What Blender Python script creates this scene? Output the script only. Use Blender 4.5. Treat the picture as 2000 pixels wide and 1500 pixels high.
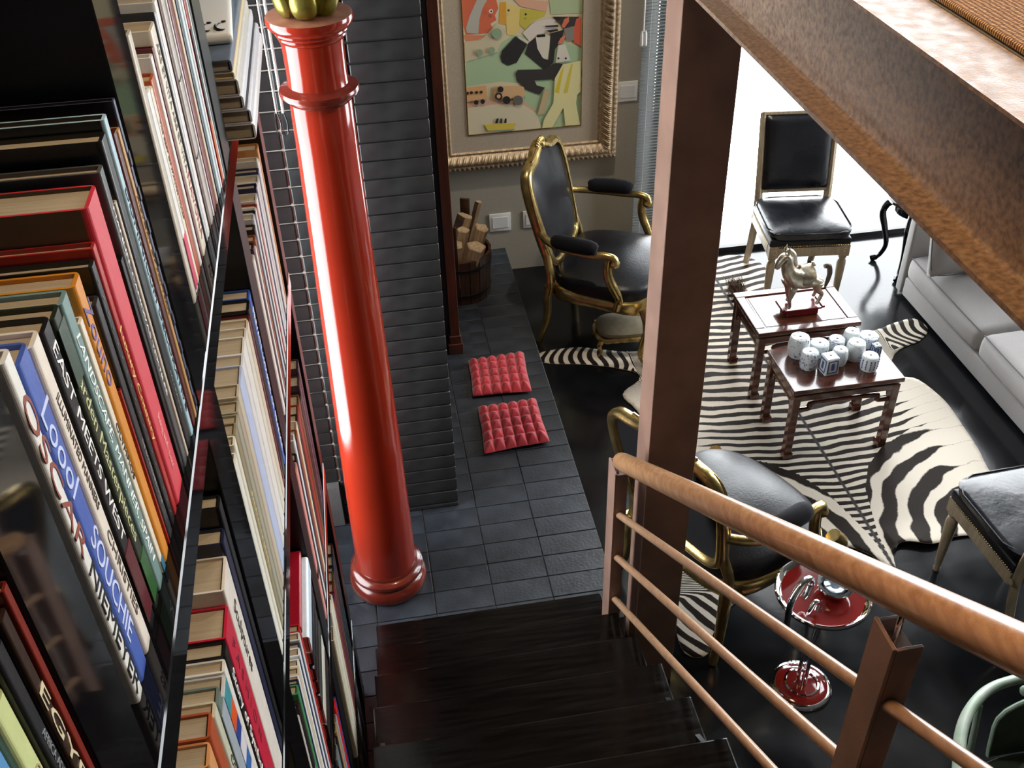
import bpy, bmesh, math, random
from mathutils import Vector, Matrix
random.seed(7)
S = bpy.context.scene
COL = S.collection
for o in list(bpy.data.objects): bpy.data.objects.remove(o)
PI = math.pi

# ---------------------------------------------------------------- camera
cd = bpy.data.cameras.new('camera'); cam = bpy.data.objects.new('camera', cd); COL.objects.link(cam)
cd.sensor_fit = 'HORIZONTAL'; cd.sensor_width = 36.0; cd.lens = 36.0 * 2017.6 / 2000.0
cd.clip_start = 0.05; cd.clip_end = 100
R = ((0.9858903, -0.1657115, -0.0236642), (-0.1195836, -0.5983137, -0.7922881), (0.1171326, 0.7839390, -0.6096881))
# rows: camera right, down, forward in world axes
cam.matrix_world = Matrix(((R[0][0], -R[1][0], -R[2][0], 0), (R[0][1], -R[1][1], -R[2][1], 0),
                           (R[0][2], -R[1][2], -R[2][2], 3.146), (0, 0, 0, 1)))
S.camera = cam

# ---------------------------------------------------------------- light and exposure
S.view_settings.view_transform = 'Standard'; S.view_settings.look = 'None'
S.view_settings.gamma = 1; S.view_settings.use_curve_mapping = False
S.view_settings.exposure = 0.0
W = bpy.data.worlds.new('sky'); S.world = W; W.use_nodes = True
bg = W.node_tree.nodes['Background']; bg.inputs[0].default_value = (0.93, 0.97, 1.0, 1); bg.inputs[1].default_value = 13.0

def area(name, loc, rot, sx, sy, power, color=(1, 1, 1), portal=False, spread=None):
    l = bpy.data.lights.new(name, 'AREA'); l.shape = 'RECTANGLE'; l.size = sx; l.size_y = sy
    l.energy = power; l.color = color
    if portal: l.cycles.is_portal = True
    if spread: l.spread = spread
    o = bpy.data.objects.new(name, l); COL.objects.link(o); o.location = loc; o.rotation_euler = rot
    return o
# sky portals in the window openings (they add no light, they only guide the sampling)
area('window_portal', (3.30, 5.16, 2.45), (-PI/2, 0, 0), 3.5, 4.9, 1, portal=True)
area('window_portal', (-.755, 2.675, 2.40), (0, -PI/2, 0), 4.0, 0.76, 1, portal=True)
area('window_portal', (5.17, 3.85, 2.75), (0, PI/2, 0), 4.2, 1.7, 1, portal=True)
# unseen overhead spots: first two read off the light, last two added
def spot(loc, target, power, color, angle=95, r=0.05, blend=.5):
    l = bpy.data.lights.new('unseen_spot', 'SPOT'); l.energy = power; l.color = color
    l.spot_size = math.radians(angle); l.spot_blend = blend; l.shadow_soft_size = r
    o = bpy.data.objects.new('unseen_spot', l); COL.objects.link(o); o.location = loc
    o.rotation_euler = (Vector(target) - Vector(loc)).to_track_quat('-Z', 'Y').to_euler()
    return o
WARM = (1.0, 0.80, 0.58)
spot((0.95, 0.9, 4.85), (-0.25, 1.1, 1.9), 120, WARM, 70)
spot((-0.12, 1.35, 4.75), (0.78, 0.85, 2.2), 230, (1.0, .62, .32), 62, r=.45, blend=.9)
spot((2.1, 2.3, 4.85), (0.80, 1.45, 2.5), 120, (1.0, .93, .84), 36, blend=.8)  # added spot that brightens the beam's top flange and the handrail
spot((1.05, 3.6, 4.85), (0.85, 5.1, 1.0), 230, (1.0, .88, .72), 54)  # added spot that brightens the painting and the wall round it

# ---------------------------------------------------------------- materials
MATS = {}
def nodes_of(m):
    m.use_nodes = True; return m.node_tree.nodes, m.node_tree.links
def mat(name, col, rough=.5, metal=0., spec=.5, coat=0., noise=0., scale=20., bump=0., bscale=None, col2=None, sheen=0., detail=4, stretch=None, rnoise=0., bdist=.004):
    if name in MATS: return MATS[name]
    m = bpy.data.materials.new(name); N, L = nodes_of(m); b = N['Principled BSDF']
    c = tuple(col) + (1,)
    b.inputs['Base Color'].default_value = c; b.inputs['Roughness'].default_value = rough
    b.inputs['Metallic'].default_value = metal; b.inputs['Specular IOR Level'].default_value = spec
    b.inputs['Coat Weight'].default_value = coat; b.inputs['Coat Roughness'].default_value = .04
    if sheen: b.inputs['Sheen Weight'].default_value = sheen
    tc = N.new('ShaderNodeTexCoord'); mp = N.new('ShaderNodeMapping'); L.new(tc.outputs['Object'], mp.inputs[0])
    if stretch: mp.inputs['Scale'].default_value = stretch
    if noise or col2:
        n = N.new('ShaderNodeTexNoise'); n.inputs['Scale'].default_value = scale; n.inputs['Detail'].default_value = detail
        L.new(mp.outputs[0], n.inputs['Vector'])
        r = N.new('ShaderNodeValToRGB'); r.color_ramp.elements[0].position = .32; r.color_ramp.elements[1].position = .68
        if col2: a, z = c, tuple(col2) + (1,)
        else:
            a = tuple(max(0, x * (1 - noise)) for x in col) + (1,); z = tuple(min(1, x * (1 + noise)) for x in col) + (1,)
        r.color_ramp.elements[0].color = a; r.color_ramp.elements[1].color = z
        L.new(n.outputs['Fac'], r.inputs[0]); L.new(r.outputs[0], b.inputs['Base Color'])
    if rnoise:
        n3 = N.new('ShaderNodeTexNoise'); n3.inputs['Scale'].default_value = scale * .5; n3.inputs['Detail'].default_value = 5
        L.new(mp.outputs[0], n3.inputs['Vector'])
        mr = N.new('ShaderNodeMapRange'); mr.inputs[1].default_value = .3; mr.inputs[2].default_value = .7
        mr.inputs[3].default_value = max(.02, rough - rnoise); mr.inputs[4].default_value = rough + rnoise
        L.new(n3.outputs['Fac'], mr.inputs[0]); L.new(mr.outputs[0], b.inputs['Roughness'])
    if bump:
        n2 = N.new('ShaderNodeTexNoise'); n2.inputs['Scale'].default_value = bscale or scale * 3; n2.inputs['Detail'].default_value = 6
        L.new(mp.outputs[0], n2.inputs['Vector'])
        bp = N.new('ShaderNodeBump'); bp.inputs['Strength'].default_value = bump; bp.inputs['Distance'].default_value = bdist
        L.new(n2.outputs['Fac'], bp.inputs['Height']); L.new(bp.outputs[0], b.inputs['Normal'])
    MATS[name] = m
    return m
def flat(col, rough=.45):
    return mat('print_%02x%02x%02x' % tuple(int(max(0, min(1, x)) ** .4545 * 255) for x in col), col, rough, spec=.4)
def srgb(r, g, b): return tuple(((x / 255.) / 12.92 if x <= 10 else ((x / 255. + .055) / 1.055) ** 2.4) for x in (r, g, b))

M_black = mat('black_lacquer', (.004, .004, .005), .045, spec=.42)
M_blackmatt = mat('black_satin', (.009, .009, .010), .4)
M_blacksatin = mat('black_satin_lacquer', (.005, .005, .006), .30, spec=.25)
M_slate = mat('slate_tile', (.028, .034, .044), .42, spec=.6, noise=.4, scale=9, bump=.3, bscale=90, rnoise=.10)
M_grout = mat('dark_grout', (.10, .102, .105), .9)
M_floor = mat('black_stone', (.007, .0075, .009), .15, spec=.42, noise=.3, scale=6, rnoise=.06, bump=.04, bscale=50)
M_tile = mat('black_glazed_tile', (.017, .0185, .019), .36, spec=.6, noise=.3, scale=14, rnoise=.08, bump=.10, bscale=30)
M_whitegrout = mat('dark_tile_grout', (.045, .045, .045), .8)
M_litgrout = mat('lit_tile_grout', (.62, .60, .54), .8)  # lit copy of the tile grout, window light painted into its colour
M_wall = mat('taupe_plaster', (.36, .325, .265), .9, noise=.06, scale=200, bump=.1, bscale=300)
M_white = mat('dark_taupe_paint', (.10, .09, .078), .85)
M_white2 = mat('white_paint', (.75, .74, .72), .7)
M_whiteplastic = mat('white_plastic', (.78, .78, .75), .35)
M_tread = mat('ebonised_wood', (.0042, .0032, .0028), .16, spec=.30, noise=.5, scale=6, stretch=(1, 14, 14), rnoise=.06)
M_steel = mat('brown_painted_steel', (.25, .150, .112), .45, spec=.35, noise=.15, scale=10, bump=.3, bscale=260, bdist=.0012, rnoise=.1)
M_rusty = mat('mottled_brown_steel', (.115, .072, .050), .46, spec=.4, col2=(.27, .185, .12), scale=110, bump=.5, bscale=300, rnoise=.1, bdist=.0012, detail=8)
M_rail = mat('worn_varnished_wood', (.30, .145, .062), .30, spec=.5, col2=(.46, .26, .13), scale=5, stretch=(18, 1.2, 18), coat=.25, bump=.08, bscale=40)
M_rod = mat('pale_varnished_wood', (.36, .215, .125), .32, spec=.5, noise=.15, scale=8, stretch=(10, 1, 10), coat=.2)
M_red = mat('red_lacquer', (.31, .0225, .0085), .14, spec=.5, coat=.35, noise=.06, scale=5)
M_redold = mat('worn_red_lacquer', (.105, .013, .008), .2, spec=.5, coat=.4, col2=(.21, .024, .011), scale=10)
M_redtop = mat('worn_red_wood', (.17, .055, .030), .5, col2=(.26, .11, .06), scale=25)
M_mahog = mat('dark_red_wood', (.085, .024, .013), .28, spec=.5, coat=.3, noise=.3, scale=6, stretch=(8, 8, 1))
M_rose = mat('rosewood', (.055, .0145, .008), .20, spec=.5, coat=.45, col2=(.105, .030, .015), scale=3, stretch=(2, 9, 9), detail=2)
M_gold = mat('antique_gilding', (.46, .33, .125), .27, metal=.9, noise=.3, scale=30, bump=.15, bscale=120)
M_lotus = mat('green_gold_leaf', (.50, .46, .12), .34, metal=.75, col2=(.36, .30, .06), scale=40, bump=.3, bscale=60)
M_frame = mat('pale_gilt_plaster', (.56, .42, .27), .42, metal=.35, col2=(.34, .235, .135), scale=60, bump=.3, bscale=120)
M_linen = mat('taupe_linen', (.44, .36, .27), .9, noise=.12, scale=300, bump=.3, bscale=500)
M_leather = mat('black_leather', (.006, .006, .009), .36, spec=.33, bump=.25, bscale=110, rnoise=.05)
M_leather2 = mat('worn_black_leather', (.009, .010, .014), .28, spec=.5, bump=.35, bscale=28, rnoise=.08, noise=.3, scale=8)
M_velvet = mat('black_velvet', (.006, .006, .009), .85, spec=.2, sheen=.05)
M_cream = mat('cream_damask', (.28, .235, .155), .75, noise=.15, scale=40, bump=.2, bscale=200)
M_chairwood = mat('limed_chair_wood', (.36, .285, .19), .4, spec=.45, noise=.2, scale=10, stretch=(8, 8, 1))
M_pewter = mat('antique_silver', (.38, .32, .22), .34, metal=.9, col2=(.56, .51, .42), scale=45, bump=.3, bscale=80)
M_chrome = mat('chrome', (.82, .82, .84), .06, metal=1.)
M_redenamel = mat('red_enamel', (.17, .011, .009), .10, coat=.5, noise=.15, scale=4)
M_sofa = mat('grey_sofa_linen', (.31, .295, .285), .85, noise=.06, scale=220, bump=.25, bscale=400, sheen=.2)
M_seam = mat('dark_seam', (.13, .12, .12), .9)
M_pink = mat('crimson_velvet', (.55, .028, .045), .62, sheen=.5, noise=.18, scale=18, bump=.2, bscale=220)
def weave():
    m = bpy.data.materials.new('woven_sisal'); N, L = nodes_of(m); b = N['Principled BSDF']; b.inputs['Roughness'].default_value = .9; b.inputs['Specular IOR Level'].default_value = .1
    tc = N.new('ShaderNodeTexCoord'); w = []
    for d, s in (('X', 38.), ('Y', 62.)):
        n = N.new('ShaderNodeTexWave'); n.bands_direction = d; n.inputs['Scale'].default_value = s; n.inputs['Distortion'].default_value = 2.2; n.inputs['Detail'].default_value = 2; n.inputs['Detail Scale'].default_value = 2.; L.new(tc.outputs['Object'], n.inputs['Vector']); w.append(n)
    mu = N.new('ShaderNodeMath'); mu.operation = 'MULTIPLY'; L.new(w[0].outputs['Fac'], mu.inputs[0]); L.new(w[1].outputs['Fac'], mu.inputs[1])
    r = N.new('ShaderNodeValToRGB'); r.color_ramp.elements[0].color = (.085, .035, .014, 1); r.color_ramp.elements[1].color = (.50, .31, .15, 1); r.color_ramp.elements[0].position = .02; r.color_ramp.elements[1].position = .62
    L.new(mu.outputs[0], r.inputs[0]); L.new(r.outputs[0], b.inputs['Base Color'])
    bp = N.new('ShaderNodeBump'); bp.inputs['Strength'].default_value = .9; bp.inputs['Distance'].default_value = .003; L.new(mu.outputs[0], bp.inputs['Height']); L.new(bp.outputs[0], b.inputs['Normal'])
    return m
M_sisal = weave()
M_logwood = mat('split_log_wood', (.62, .44, .27), .8, noise=.25, scale=14, stretch=(6, 6, 1), bump=.3, bscale=40)
M_bark = mat('bark', (.10, .060, .035), .9, noise=.4, scale=30, bump=.8, bscale=50)
M_bucket = mat('old_stained_wood', (.075, .032, .018), .35, coat=.2, noise=.4, scale=7, stretch=(9, 9, 1))
M_green = mat('pale_green_paint', (.20, .30, .20), .38, noise=.3, scale=20, col2=(.34, .40, .33))
M_pages = mat('book_pages', (.50, .40, .27), .85, noise=.12, scale=6, stretch=(1, 60, 1), bump=.2, bscale=30)
M_metalgrey = mat('brushed_grey_metal', (.42, .42, .41), .35, metal=.7, noise=.1, scale=10)
M_slat = mat('pale_blind_slat', (.30, .32, .32), .4, metal=.3)
M_cord = mat('white_cord', (.75, .75, .73), .6)

# ---------------------------------------------------------------- mesh helpers
class MB:
    """collects shapes into one bmesh; done() links them as one object"""
    def __init__(s): s.b = bmesh.new(); s.mi = 0
    def _fin(s, vs, M=None):
        if M is not None: bmesh.ops.transform(s.b, matrix=M, verts=vs)
        if s.mi:
            for v in vs:
                for f in v.link_faces: f.material_index = s.mi
    def box(s, lo, hi, bev=0., seg=2, M=None):
        r = bmesh.ops.create_cube(s.b, size=1); vs = r['verts']
        sz = [hi[i] - lo[i] for i in range(3)]; c = [(hi[i] + lo[i]) / 2 for i in range(3)]
        for v in vs: v.co = Vector((v.co.x * sz[0] + c[0], v.co.y * sz[1] + c[1], v.co.z * sz[2] + c[2]))
        if bev:
            es = list({e for v in vs for e in v.link_edges})
            g = bmesh.ops.bevel(s.b, geom=es, offset=bev, segments=seg, affect='EDGES', profile=.6)
            vs = list({v for f in g['faces'] for v in f.verts} | {v for v in vs if v.is_valid})
            vs = [v for v in vs if v.is_valid]
            # collect the whole island
            st = list(vs); seen = set(vs)
            while st:
                v = st.pop()
                for e in v.link_edges:
                    o = e.other_vert(v)
                    if o not in seen: seen.add(o); st.append(o)
            vs = list(seen)
        s._fin(vs, M); return s
    def tube(s, pts, rad, seg=10, cap=True, flat_=1., closed=False, up=None):
        """sweep a circle (flattened by flat_) along pts; rad a number or list"""
        pts = [Vector(p) for p in pts]; n = len(pts)
        if not hasattr(rad, '__len__'): rad = [rad] * n
        rings = []; prev = None
        for i, p in enumerate(pts):
            if closed: t = pts[(i + 1) % n] - pts[i - 1]
            else: t = pts[min(i + 1, n - 1)] - pts[max(i - 1, 0)]
            t.normalize()
            if up is not None:
                a = Vector(up).cross(t)
                if a.length < 1e-4: a = t.orthogonal()
            elif prev is None: a = t.orthogonal()
            else:
                a = prev - t * prev.dot(t)
                if a.length < 1e-5: a = t.orthogonal()
            a.normalize(); prev = a; b2 = t.cross(a)
            rings.append([s.b.verts.new(p + a * (math.cos(2 * PI * k / seg) * rad[i]) + b2 * (math.sin(2 * PI * k / seg) * rad[i] * flat_)) for k in range(seg)])
        m = n if closed else n - 1
        for i in range(m):
            A, B = rings[i], rings[(i + 1) % n]
            for k in range(seg): s.b.faces.new((A[k], A[(k + 1) % seg], B[(k + 1) % seg], B[k]))
        if cap and not closed:
            s.b.faces.new(list(reversed(rings[0]))); s.b.faces.new(rings[-1])
        s._fin([v for r in rings for v in r]); return s
    def lathe(s, prof, seg=24, c=(0, 0, 0), M=None, cap=True):
        rings = []
        for r, z in prof:
            rings.append([s.b.verts.new((c[0] + r * math.cos(2 * PI * k / seg), c[1] + r * math.sin(2 * PI * k / seg), c[2] + z)) for k in range(seg)])
        for A, B in zip(rings, rings[1:]):
            for k in range(seg): s.b.faces.new((A[k], A[(k + 1) % seg], B[(k + 1) % seg], B[k]))
        if cap:
            if prof[0][0] > 1e-5: s.b.faces.new(list(reversed(rings[0])))
            if prof[-1][0] > 1e-5: s.b.faces.new(rings[-1])
        s._fin([v for r in rings for v in r], M); return s
    def cyl(s, p, q, r, seg=12): return s.tube([p, q], r, seg)
    def ball(s, c, r, sub=2, M=None, sc=(1, 1, 1)):
        g = bmesh.ops.create_icosphere(s.b, subdivisions=sub, radius=1)
        for v in g['verts']: v.co = Vector((v.co.x * r * sc[0] + c[0], v.co.y * r * sc[1] + c[1], v.co.z * r * sc[2] + c[2]))
        s._fin(g['verts'], M); return s
    def prism(s, poly, z0, z1, M=None):
        A = [s.b.verts.new((x, y, z0)) for x, y in poly]; B = [s.b.verts.new((x, y, z1)) for x, y in poly]
        n = len(poly)
        for k in range(n): s.b.faces.new((A[k], A[(k + 1) % n], B[(k + 1) % n], B[k]))
        s.b.faces.new(list(reversed(A))); s.b.faces.new(B)
        s._fin(A + B, M); return s
    def grid(s, fn, nu, nv, closeu=False, closev=False):
        V = [[s.b.verts.new(fn(i / (nu if closeu else nu - 1), j / (nv if closev else nv - 1))) for j in range(nv)] for i in range(nu)]
        for i in range(nu if closeu else nu - 1):
            for j in range(nv if closev else nv - 1):
                try: s.b.faces.new((V[i][j], V[(i + 1) % nu][j], V[(i + 1) % nu][(j + 1) % nv], V[i][(j + 1) % nv]))
                except ValueError: pass
        s._fin([v for r in V for v in r]); return s
    def mesh(s, name, mats, smooth=False, sharp=None):
        bmesh.ops.recalc_face_normals(s.b, faces=s.b.faces[:])
        me = bpy.data.meshes.new(name); s.b.to_mesh(me); s.b.free()
        for m in (mats if isinstance(mats, (list, tuple)) else [mats]): me.materials.append(m)
        if smooth:
            me.polygons.foreach_set('use_smooth', [True] * len(me.polygons))
            me.set_sharp_from_angle(angle=math.radians(sharp or 40))
        return me
    def done(s, name, mats, parent=None, smooth=False, loc=None, rz=None, sharp=None):
        return link(name, s.mesh(name, mats, smooth, sharp), parent, loc, rz)
def link(name, me, parent=None, loc=None, rz=None):
    o = bpy.data.objects.new(name, me); COL.objects.link(o)
    if parent is not None: o.parent = parent
    if loc is not None: o.location = loc
    if rz is not None: o.rotation_euler = (0, 0, rz)
    return o
def tag(o, label, cat, group=None):
    o['label'] = label; o['category'] = cat
    if group: o['group'] = group
    return o
def thing(name, label, cat, loc=(0, 0, 0), rz=0., group=None):
    o = link(name, None, None, loc, rz); return tag(o, label, cat, group)
def struct(o): o['kind'] = 'structure'; return o
def box_obj(name, lo, hi, m, parent=None, bev=0., loc=None):
    return MB().box(lo, hi, bev).done(name, m, parent, loc=loc)
def copy_tree(o, loc=None, rz=None, label=None):
    c = o.copy(); COL.objects.link(c)
    if loc is not None: c.location = loc
    if rz is not None: c.rotation_euler = (0, 0, rz)
    if label: c['label'] = label
    for ch in o.children:
        d = ch.copy(); COL.objects.link(d); d.parent = c
        for g in ch.children:
            e = g.copy(); COL.objects.link(e); e.parent = d
    return c
_txt = {}
def text_mesh(s, size, m, extr=.0002, shear=0., bold=0.):
    key = (s, round(size, 5), m.name, shear, bold)
    if key in _txt: return _txt[key]
    cu = bpy.data.curves.new('lettering', 'FONT'); cu.body = s; cu.size = size; cu.extrude = extr; cu.shear = shear; cu.offset = bold
    cu.align_x = 'CENTER'; cu.align_y = 'CENTER'; cu.resolution_u = 3
    o = bpy.data.objects.new('lettering', cu); COL.objects.link(o)
    dg = bpy.context.evaluated_depsgraph_get(); dg.update()
    me = bpy.data.meshes.new_from_object(o.evaluated_get(dg)); bpy.data.objects.remove(o); bpy.data.curves.remove(cu)
    me.name = 'lettering'; me.materials.clear(); me.materials.append(m)
    _txt[key] = me; return me
def bez(p0, p1, p2, p3, n):
    out = []
    for i in range(n + 1):
        t = i / n; a = (1 - t)
        out.append(Vector(p0) * a**3 + Vector(p1) * 3 * a * a * t + Vector(p2) * 3 * a * t * t + Vector(p3) * t**3)
    return out
def spline(pts, n=6, closed=False):
    """Catmull-Rom through pts"""
    P = [Vector(p) for p in pts]; out = []; N = len(P)
    for i in range(N if closed else N - 1):
        g = (lambda k: P[k % N]) if closed else (lambda k: P[max(0, min(N - 1, k))])
        a, b, c, d = g(i - 1), g(i), g(i + 1), g(i + 2)
        for k in range(n):
            t = k / n
            out.append(.5 * ((2 * b) + (c - a) * t + (2 * a - 5 * b + 4 * c - d) * t * t + (3 * b - a - 3 * c + d) * t**3))
    if not closed: out.append(P[-1])
    return out
# ---------------------------------------------------------------- the room
fl = struct(box_obj('floor', (-.9, -1.7, -.12), (5.2, 5.3, 0), M_floor))
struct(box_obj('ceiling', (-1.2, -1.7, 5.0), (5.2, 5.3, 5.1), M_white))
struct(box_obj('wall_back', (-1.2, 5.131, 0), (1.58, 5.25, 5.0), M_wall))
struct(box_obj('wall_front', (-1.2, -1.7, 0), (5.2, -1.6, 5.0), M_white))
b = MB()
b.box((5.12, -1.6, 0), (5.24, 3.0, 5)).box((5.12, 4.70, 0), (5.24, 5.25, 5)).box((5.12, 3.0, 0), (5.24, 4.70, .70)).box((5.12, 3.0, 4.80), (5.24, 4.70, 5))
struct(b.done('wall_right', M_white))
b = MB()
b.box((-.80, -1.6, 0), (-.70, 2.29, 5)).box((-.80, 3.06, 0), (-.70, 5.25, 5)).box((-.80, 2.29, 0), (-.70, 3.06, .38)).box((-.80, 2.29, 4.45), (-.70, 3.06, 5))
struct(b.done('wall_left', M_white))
# glass
m = bpy.data.materials.new('window_glass'); N, L = nodes_of(m); N.remove(N['Principled BSDF'])
tr = N.new('ShaderNodeBsdfTransparent'); gl = N.new('ShaderNodeBsdfGlossy'); gl.inputs['Roughness'].default_value = .01
mx = N.new('ShaderNodeMixShader'); fr = N.new('ShaderNodeFresnel'); fr.inputs[0].default_value = 1.25
L.new(fr.outputs[0], mx.inputs[0]); L.new(tr.outputs[0], mx.inputs[1]); L.new(gl.outputs[0], mx.inputs[2])
L.new(mx.outputs[0], N['Material Output'].inputs[0]); M_glass = m
def window(name, lo, hi, axis, bars, m=M_blackmatt, w=.035, d=.05, pane_off=0.):
    """frame round the opening lo..hi (2D along axis and z) with bars; axis 'x' lies in plane y=d0"""
    (a0, z0, p), (a1, z1) = lo, hi
    def bx(b, u0, w0, u1, w1, p0, p1):
        if axis == 'x': b.box((u0, p0, w0), (u1, p1, w1))
        else: b.box((p0, u0, w0), (p1, u1, w1))
    b = MB(); h = d / 2
    bx(b, a0, z0, a1, z0 + w, p - h, p + h); bx(b, a0, z1 - w, a1, z1, p - h, p + h)
    bx(b, a0, z0 + w, a0 + w, z1 - w, p - h, p + h); bx(b, a1 - w, z0 + w, a1, z1 - w, p - h, p + h)
    for u in bars: bx(b, u - w / 2, z0 + w, u + w / 2, z1 - w, p - h * .9, p + h * .9)
    r = struct(b.done(name, m))
    g = MB(); bx(g, a0 + w * .5, z0 + w * .5, a1 - w * .5, z1 - w * .5, p - .003, p + .003)
    g.done('glass_pane', M_glass, r)
    return r
window('window_1', (1.58, 0.0, 5.09), (5.10, 5.0), 'x', [3.95], w=.03)
window('window_2', (3.0, .70, 5.18), (4.70, 4.80), 'y', [3.85])
window('window_3', (2.29, .38, -.76), (3.06, 4.45), 'y', [], M_whiteplastic)

# fireplace mass with its black glazed tiles
CH = struct(box_obj('wall_fireplace', (-.72, 3.098, 0), (.222, 5.131, 5.0), M_whitegrout))
MB().box((-.70, 3.0965, .36), (-.120, 3.0979, 4.98)).done('lit_grout', M_litgrout, CH)  # slab behind the left tiles, window light painted as pale joints
tb = MB().box((0, 0, 0), (.2270, .0115, .0590), .0042, 2)
tile_me = tb.mesh('tile', M_tile, True, 75)
rows = 46
for r in range(-1, rows):
    z0 = .1704 + .064 * r + .0022
    for c in range(4):
        x1 = .226 - .233 * c
        if c >= 2 and z0 < .35: continue
        o = link('tile', tile_me, CH, (x1 - .2300 + random.uniform(-.0004, .0004), 3.0886 + random.uniform(-.0008, .0008), z0))
        if r == -1: o.scale.z = .32; o.location.z = .1485
        o.rotation_euler = (random.uniform(-.012, .012), 0, random.uniform(-.006, .006))
box_obj('metal_panel', (-.70, 3.062, .147), (-.245, 3.096, .356), M_metalgrey, CH)

# raised slate hearth that the stairs land on
PL = struct(box_obj('floor_raised', (-.72, 2.40, 0), (.752, 5.131, .1385), M_grout))
MB().box((-.72, 1.0, 0), (-.147, 2.3995, .1385)).done('landing_base', M_grout, PL)
cols = [(-.366, -.147), (-.147, .073), (.073, .293), (.293, .512), (.512, .752)]
slate = {}
for i, (x0, x1) in enumerate(cols):
    w = x1 - x0
    y = 2.43 - (.1055 * 11 if i == 0 else 0); j = 0
    while y < 5.10:
        if not (x1 < .23 and y > 3.10):
            if round(w, 2) not in slate:
                slate[round(w, 2)] = MB().box((0, 0, 0), (w - .0030, .1030, .0075), .0016, 1).mesh('slate_tile', M_slate)
            o = link('slate_tile', slate[round(w, 2)], PL, (x0 + .0015, y + .0012, .1385 + random.uniform(-.0006, .0005)))
            o.rotation_euler = (random.uniform(-.003, .003), random.uniform(-.002, .002), 0)
        y += .1055; j += 1

# ---------------------------------------------------------------- stairs
ST = thing('staircase', 'black ebonised wood staircase running down to the slate hearth', 'stairs', (.256, 2.42, 0))
GY, GZ = .2285, .1605
def loc_(p, root): return tuple(p[i] - root.location[i] for i in range(3))
tread_me = MB().box((-.404, -.262, -.036), (.404, 0, 0), .004, 2).mesh('tread', M_tread)
riser_me = MB().box((-.398, -.045, -.1605), (.398, -.027, -.036)).mesh('riser', M_tread)
for k in range(14):
    p = (0, -GY * k, .268 + GZ * k)
    link('tread', tread_me, ST, p)
    o = link('riser', riser_me, ST, p)
    if k == 0: o.scale.z = .74
for s, nm in ((-.392, 0), (.380, 1)):
    b = MB()
    poly = [(-.03, .147), (-.05, .215)] + [(-GY * 13, .215 + GZ * 13), (-GY * 13 - .25, .215 + GZ * 13), (-GY * 13 - .25, GZ * 13 - .12), (-.52, .147)]
    A = [b.b.verts.new((s, y, z)) for y, z in poly]; Bq = [b.b.verts.new((s + .012, y, z)) for y, z in poly]
    n = len(poly)
    for k in range(n): b.b.faces.new((A[k], A[(k + 1) % n], Bq[(k + 1) % n], Bq[k]))
    b.b.faces.new(A); b.b.faces.new(list(reversed(Bq)))
    b.done('stringer', M_blackmatt, ST)

# ---------------------------------------------------------------- steel post, beam and gallery floor
tag(MB().box((.730, 2.200, 0), (.877, 2.317, 2.452), .0015, 1).done('steel_post', M_steel), 'brown painted steel post standing beside the foot of the stairs', 'post')
b = MB()
prof = [(.730, 2.4525), (.834, 2.4525), (.834, 2.461), (.798, 2.463), (.789, 2.472), (.787, 2.485), (.787, 2.632), (.789, 2.645), (.798, 2.652), (.834, 2.654), (.834, 2.662),
        (.730, 2.662), (.730, 2.6565), (.765, 2.652), (.775, 2.645), (.779, 2.632), (.779, 2.480), (.7783, 2.472), (.7755, 2.4665), (.7690, 2.4632), (.730, 2.461)]
A = [b.b.verts.new((x, -1.6, z)) for x, z in prof]; Bq = [b.b.verts.new((x, 3.6, z)) for x, z in prof]
n = len(prof)
for k in range(n): b.b.faces.new((A[k], A[(k + 1) % n], Bq[(k + 1) % n], Bq[k]))
b.b.faces.new(A); b.b.faces.new(list(reversed(Bq)))
tag(b.done('steel_beam', M_rusty, smooth=True, sharp=22), 'mottled brown steel I-beam carrying the edge of the gallery floor', 'beam')
G = struct(box_obj('floor_gallery', (.836, -1.6, 2.46), (5.12, 2.2, 2.662), M_white))
b = MB().box((.839, -1.58, 2.663), (3.0, 2.15, 2.673), .002, 1)
tag(b.done('sisal_mat', M_sisal), 'coarsely woven brown sisal mat lying on the gallery floor behind the beam', 'mat')

# ---------------------------------------------------------------- stair railing
RL = thing('stair_railing', 'stair railing with a thick round wooden handrail and three thin rods', 'railing', (.655, 2.25, .268))
def rz(Y): return 1.082 + .7049 * (2.216 - Y)
ro = RL.location
def P_(x, y, z): return (x - ro[0], y - ro[1], z - ro[2])
pts = [P_(.655, 2.245, rz(2.245)), P_(.655, 2.238, rz(2.238)), P_(.655, 2.225, rz(2.225)), P_(.655, 2.19, rz(2.19))] + [P_(.655, 2.19 - .4 * i, rz(2.19 - .4 * i)) for i in range(1, 8)]
MB().tube(pts, [.012, .022, .0265, .0285] + [.029] * 7, 24).done('handrail', M_rail, RL, True, sharp=60)
for d in (.222, .412, .612):
    y0 = 2.222
    MB().tube([P_(.655, y0 - .45 * i, rz(y0 - .45 * i) - d) for i in range(7)], .0112, 14).done('rod', M_rod, RL, True, sharp=60)
def newel(y0, d, w, zb, zt, name='newel_post'):
    b = MB(); t = .006; x0 = .635
    b.box((x0, y0, zb), (x0 + t, y0 + d, zt), .0008, 1).box((x0 + t, y0, zb), (x0 + w, y0 + t, zt - .004), .0008, 1)
    b.box((x0 + t, y0 + d - t, zb), (x0 + w, y0 + d, zt - .004), .0008, 1).box((x0 + t, y0 + t, zb), (x0 + w, y0 + d - t, zt - .03))
    M = Matrix.Translation(-Vector(ro)); bmesh.ops.transform(b.b, matrix=M, verts=b.b.verts[:])
    p = b.done(name, M_steel, RL)
    MB().cyl(P_(.655, y0 + d * .5, zt - .035), P_(.655, y0 + d * .5, rz(y0 + d * .5) - .02), .005, 10).done('pin', M_chrome, p, True)
newel(2.213, .080, .040, .2685, 1.035)
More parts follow.
